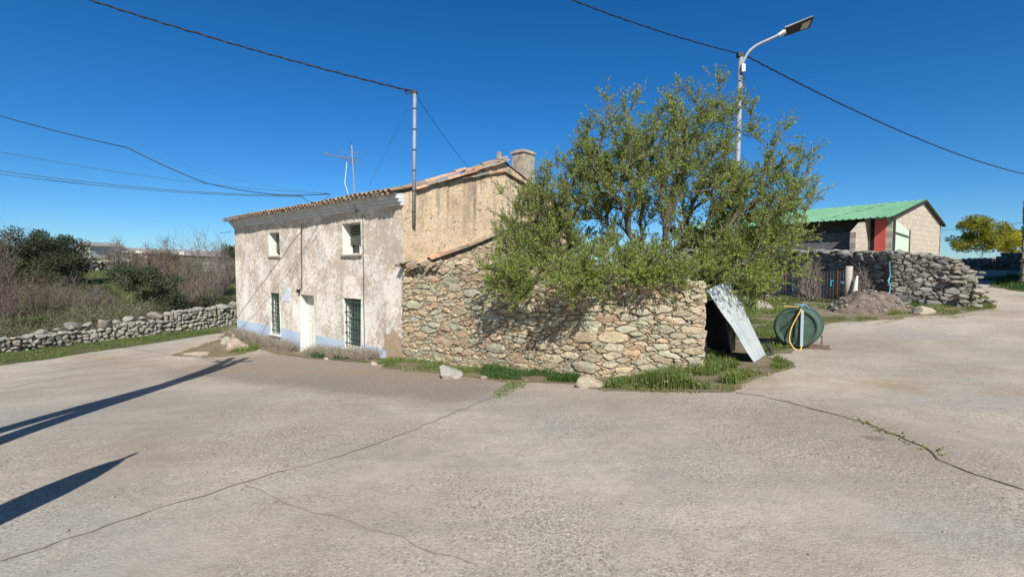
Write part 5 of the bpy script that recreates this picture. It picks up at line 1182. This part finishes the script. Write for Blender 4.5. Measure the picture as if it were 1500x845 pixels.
MB().tube(smoothp([T0 + up * .54 + rt * .08, T0 + up * .58 + rt * .15 + td * .2, T0 + up * .50 + rt * .22 + td * .3, T0 + up * .42 + rt * .3 + td * .35]), .015, 6).build('blue_cord', bm1, tk)

for o_ in [tk]: o_.scale = (KT, KT, KT)
wd = simple('old_timber', (.16, .12, .09), .9, .35, 8)
tb = empty('timber_skid', (T0.x, T0.y, g1(T0.x, T0.y)), 'weathered timbers under the green tank', 'timber')
for i, (dp, e0, e1) in enumerate(((.15, -.35, .72), (.62, -.3, .66))):
    q = T0 + td * dp; z = g1(q.x + .3, q.y); MB().box(Vector((q.x, q.y, z + .028)) + rt * e0, rt * (e1 - e0), td * .10, (0, 0, .05)).build('beam', wd, tb)
q = T0 + td * .2; MB().box(Vector((q.x, q.y, g1(q.x, q.y) + .08)) + rt * .50, rt * .045, td * .05, (0, 0, .26)).build('stake', wd, tb)
tb.scale = (.85, .85, 1)

# ---------------------------------------------------------------- street lamp
LD = 13.0; lt = P(1085.5, 80, LD); lb_ = Vector((P(1080, 240, LD).x - .08, LD, 0)); lb_.z = g1(lb_.x, lb_.y); 
sl = empty('street_lamp', tuple(lb_), 'tall grey street lamp rising behind the leafy tree', 'street lamp')
lb_.x = lt.x - .07
MB().tube([lb_, lb_.lerp(lt, .5), lt], [.085, .07, .06], 14).build('pole', M['galv'], sl, smooth=True)
ap = [P(1086, 100, LD), P(1090, 88, LD), P(1098, 75, LD), P(1110, 66, LD), P(1125, 59, LD), P(1140, 52, LD)]
MB().tube(smoothp(ap, 4), .038, 10).build('arm', M['galv'], sl, smooth=True)
hd = MB(); a = P(1139, 53, LD); b = P(1149, 47, LD); c_ = P(1189, 32, LD); dv = (c_ - b).normalized(); sv = Vector((0, 1, 0)); uv_ = Vector((-dv.z, 0, dv.x)); sv, uv_ = (sv * .86 - uv_ * .5), (uv_ * .86 + sv * .5); 
hd.tube([a, b], [.05, .075], 8)
def slab(p0, p1, w0, w1, t0, t1, o0, o1): 
    V = [];  
    for p, w_, t_, o_ in ((p0, w0, t0, o0), (p1, w1, t1, o1)): V += [p - sv * w_ / 2 + uv_ * o_, p + sv * w_ / 2 + uv_ * o_, p + sv * w_ / 2 * .8 + uv_ * (o_ + t_), p - sv * w_ / 2 * .8 + uv_ * (o_ + t_)]
    return V, [(0, 1, 2, 3), (7, 6, 5, 4), (0, 4, 5, 1), (1, 5, 6, 2), (2, 6, 7, 3), (3, 7, 4, 0)]
V, F = slab(b, c_, .26, .34, .07, .05, 0, 0); hd.add(V, F); hdo = hd.build('lamp_head', M['lamp_body'], sl)
V, F = slab(b + dv * .02, c_ - dv * .01, .24, .32, .04, .03, -.042, -.032); u_ = MB().add(V, F).build('underside', M['lamp_black'], hdo)
V, F = slab(c_ - dv * .32, c_ - dv * .08, .2, .22, .01, .01, -.052, -.045); MB().add(V, F).build('lens', M['lamp_lens'], hdo)
q = P(1088.5, 100, LD - .1); MB().cbox(q, .09, .08, .19).build('junction_box', M['plastic_white'], sl)
g = MB(); g.tube(smoothp([P(1086, 105, LD - .1), P(1090, 113, LD - .1), P(1089, 118, LD - .1), P(1084, 113, LD - .1)]), .012, 5).build('cable_loop', M['iron'], sl); g = MB(); g.cbox(lt + Vector((-.03, 0, -.02)), .14, .14, .1); g.build('clamp', M['iron'], sl)
wire([P(700, -58, 10.5), lt + Vector((-.05, 0, .02))], .16, .013, 'black cable from the top edge down to the street lamp', twist=1)
wire([lt + Vector((.1, 0, -.02)), P(1560, 265, 28)], .62, .016, 'black cable sagging from the street lamp to the right edge', twist=1, n=80)
wire([P(1376, 337, 23), P(1520, 322, 30)], .1, .012, 'thin wire leaving the gable of the green roofed shed', 'cable_grey')
wire([P(338, 340, 19.5), P(322, 341, 19.5)], 0, .012, 'short wire stub beside the left end of the house', 'cable_grey', n=3)

# ---------------------------------------------------------------- pole and a made-up caster outside the frame whose shadows fall on the yard
up_ = empty('utility_pole', (-4.85, 2.8, g1(-4.85, 2.8)), 'two legged utility pole left of the camera, casting the long double shadow', 'utility pole')
pb = Vector((-4.85, 2.8, g1(-4.85, 2.8))); HT = 8.6
for s_ in (-1, 1):
    MB().tube([pb + Vector((s_ * .26, s_ * .1, -.3)), pb + Vector((-.5 + s_ * .12, 0, HT * .42)), pb + Vector((-.75 - s_ * .02, .1, HT * .62)), pb + Vector((-1.2 - s_ * .22, .2, HT))], [.13, .15, .19, .10], 12, (.2, .17, .13)).build('leg', M['bark'], up_)
MB().cbox(pb + Vector((-.6, 0, HT * .5)), .32, .14, .1).build('spacer', M['iron'], up_); g = MB(); g.cbox(pb + Vector((-1.1, .2, HT * .93)), 1.1, .09, .1); g.build('crossarm', M['iron'], up_)
for i in range(3): MB().tube([pb + Vector((-1.6 + .5 * i, .2, HT * .93 + .05)), pb + Vector((-1.6 + .5 * i, .2, HT * .93 + .22))], [.05, .03], 8).build('insulator', M['iron'], up_)
ps = empty('shadow_caster', (-3.45, 1.3, g1(-3.45, 1.3)), 'unseen made-up parasol left of the camera, casting the pointed shadow', 'shadow_caster')  # invented object, added out of view only to cast the pointed yard shadow
b = Vector((-3.45, 1.3, g1(-3.45, 1.3))); tpv = Vector((.52, .27, 2.3)); MB().tube([b, b + tpv], .02, 8).build('pole', M['galv'], ps)
MB().tube([b + tpv * (z / 2.3) for z in (.55, .9, 1.3, 1.65, 1.9, 2.1, 2.2, 2.32)], [.09, .12, .15, .16, .13, .07, .02, .004], 14).build('shadow_caster_top', M['plastic_white'], ps)  # swollen top shaped just for the pointed shadow
MB().tube([b, b + Vector((0, 0, .08))], .25, 16).build('base', M['iron'], ps)
wire([pb + Vector((-1.6, .2, HT * .93 + .2)), P(-900, 100, 30)], .3, .01, 'wire from the utility pole to far left', name='overhead_wire')
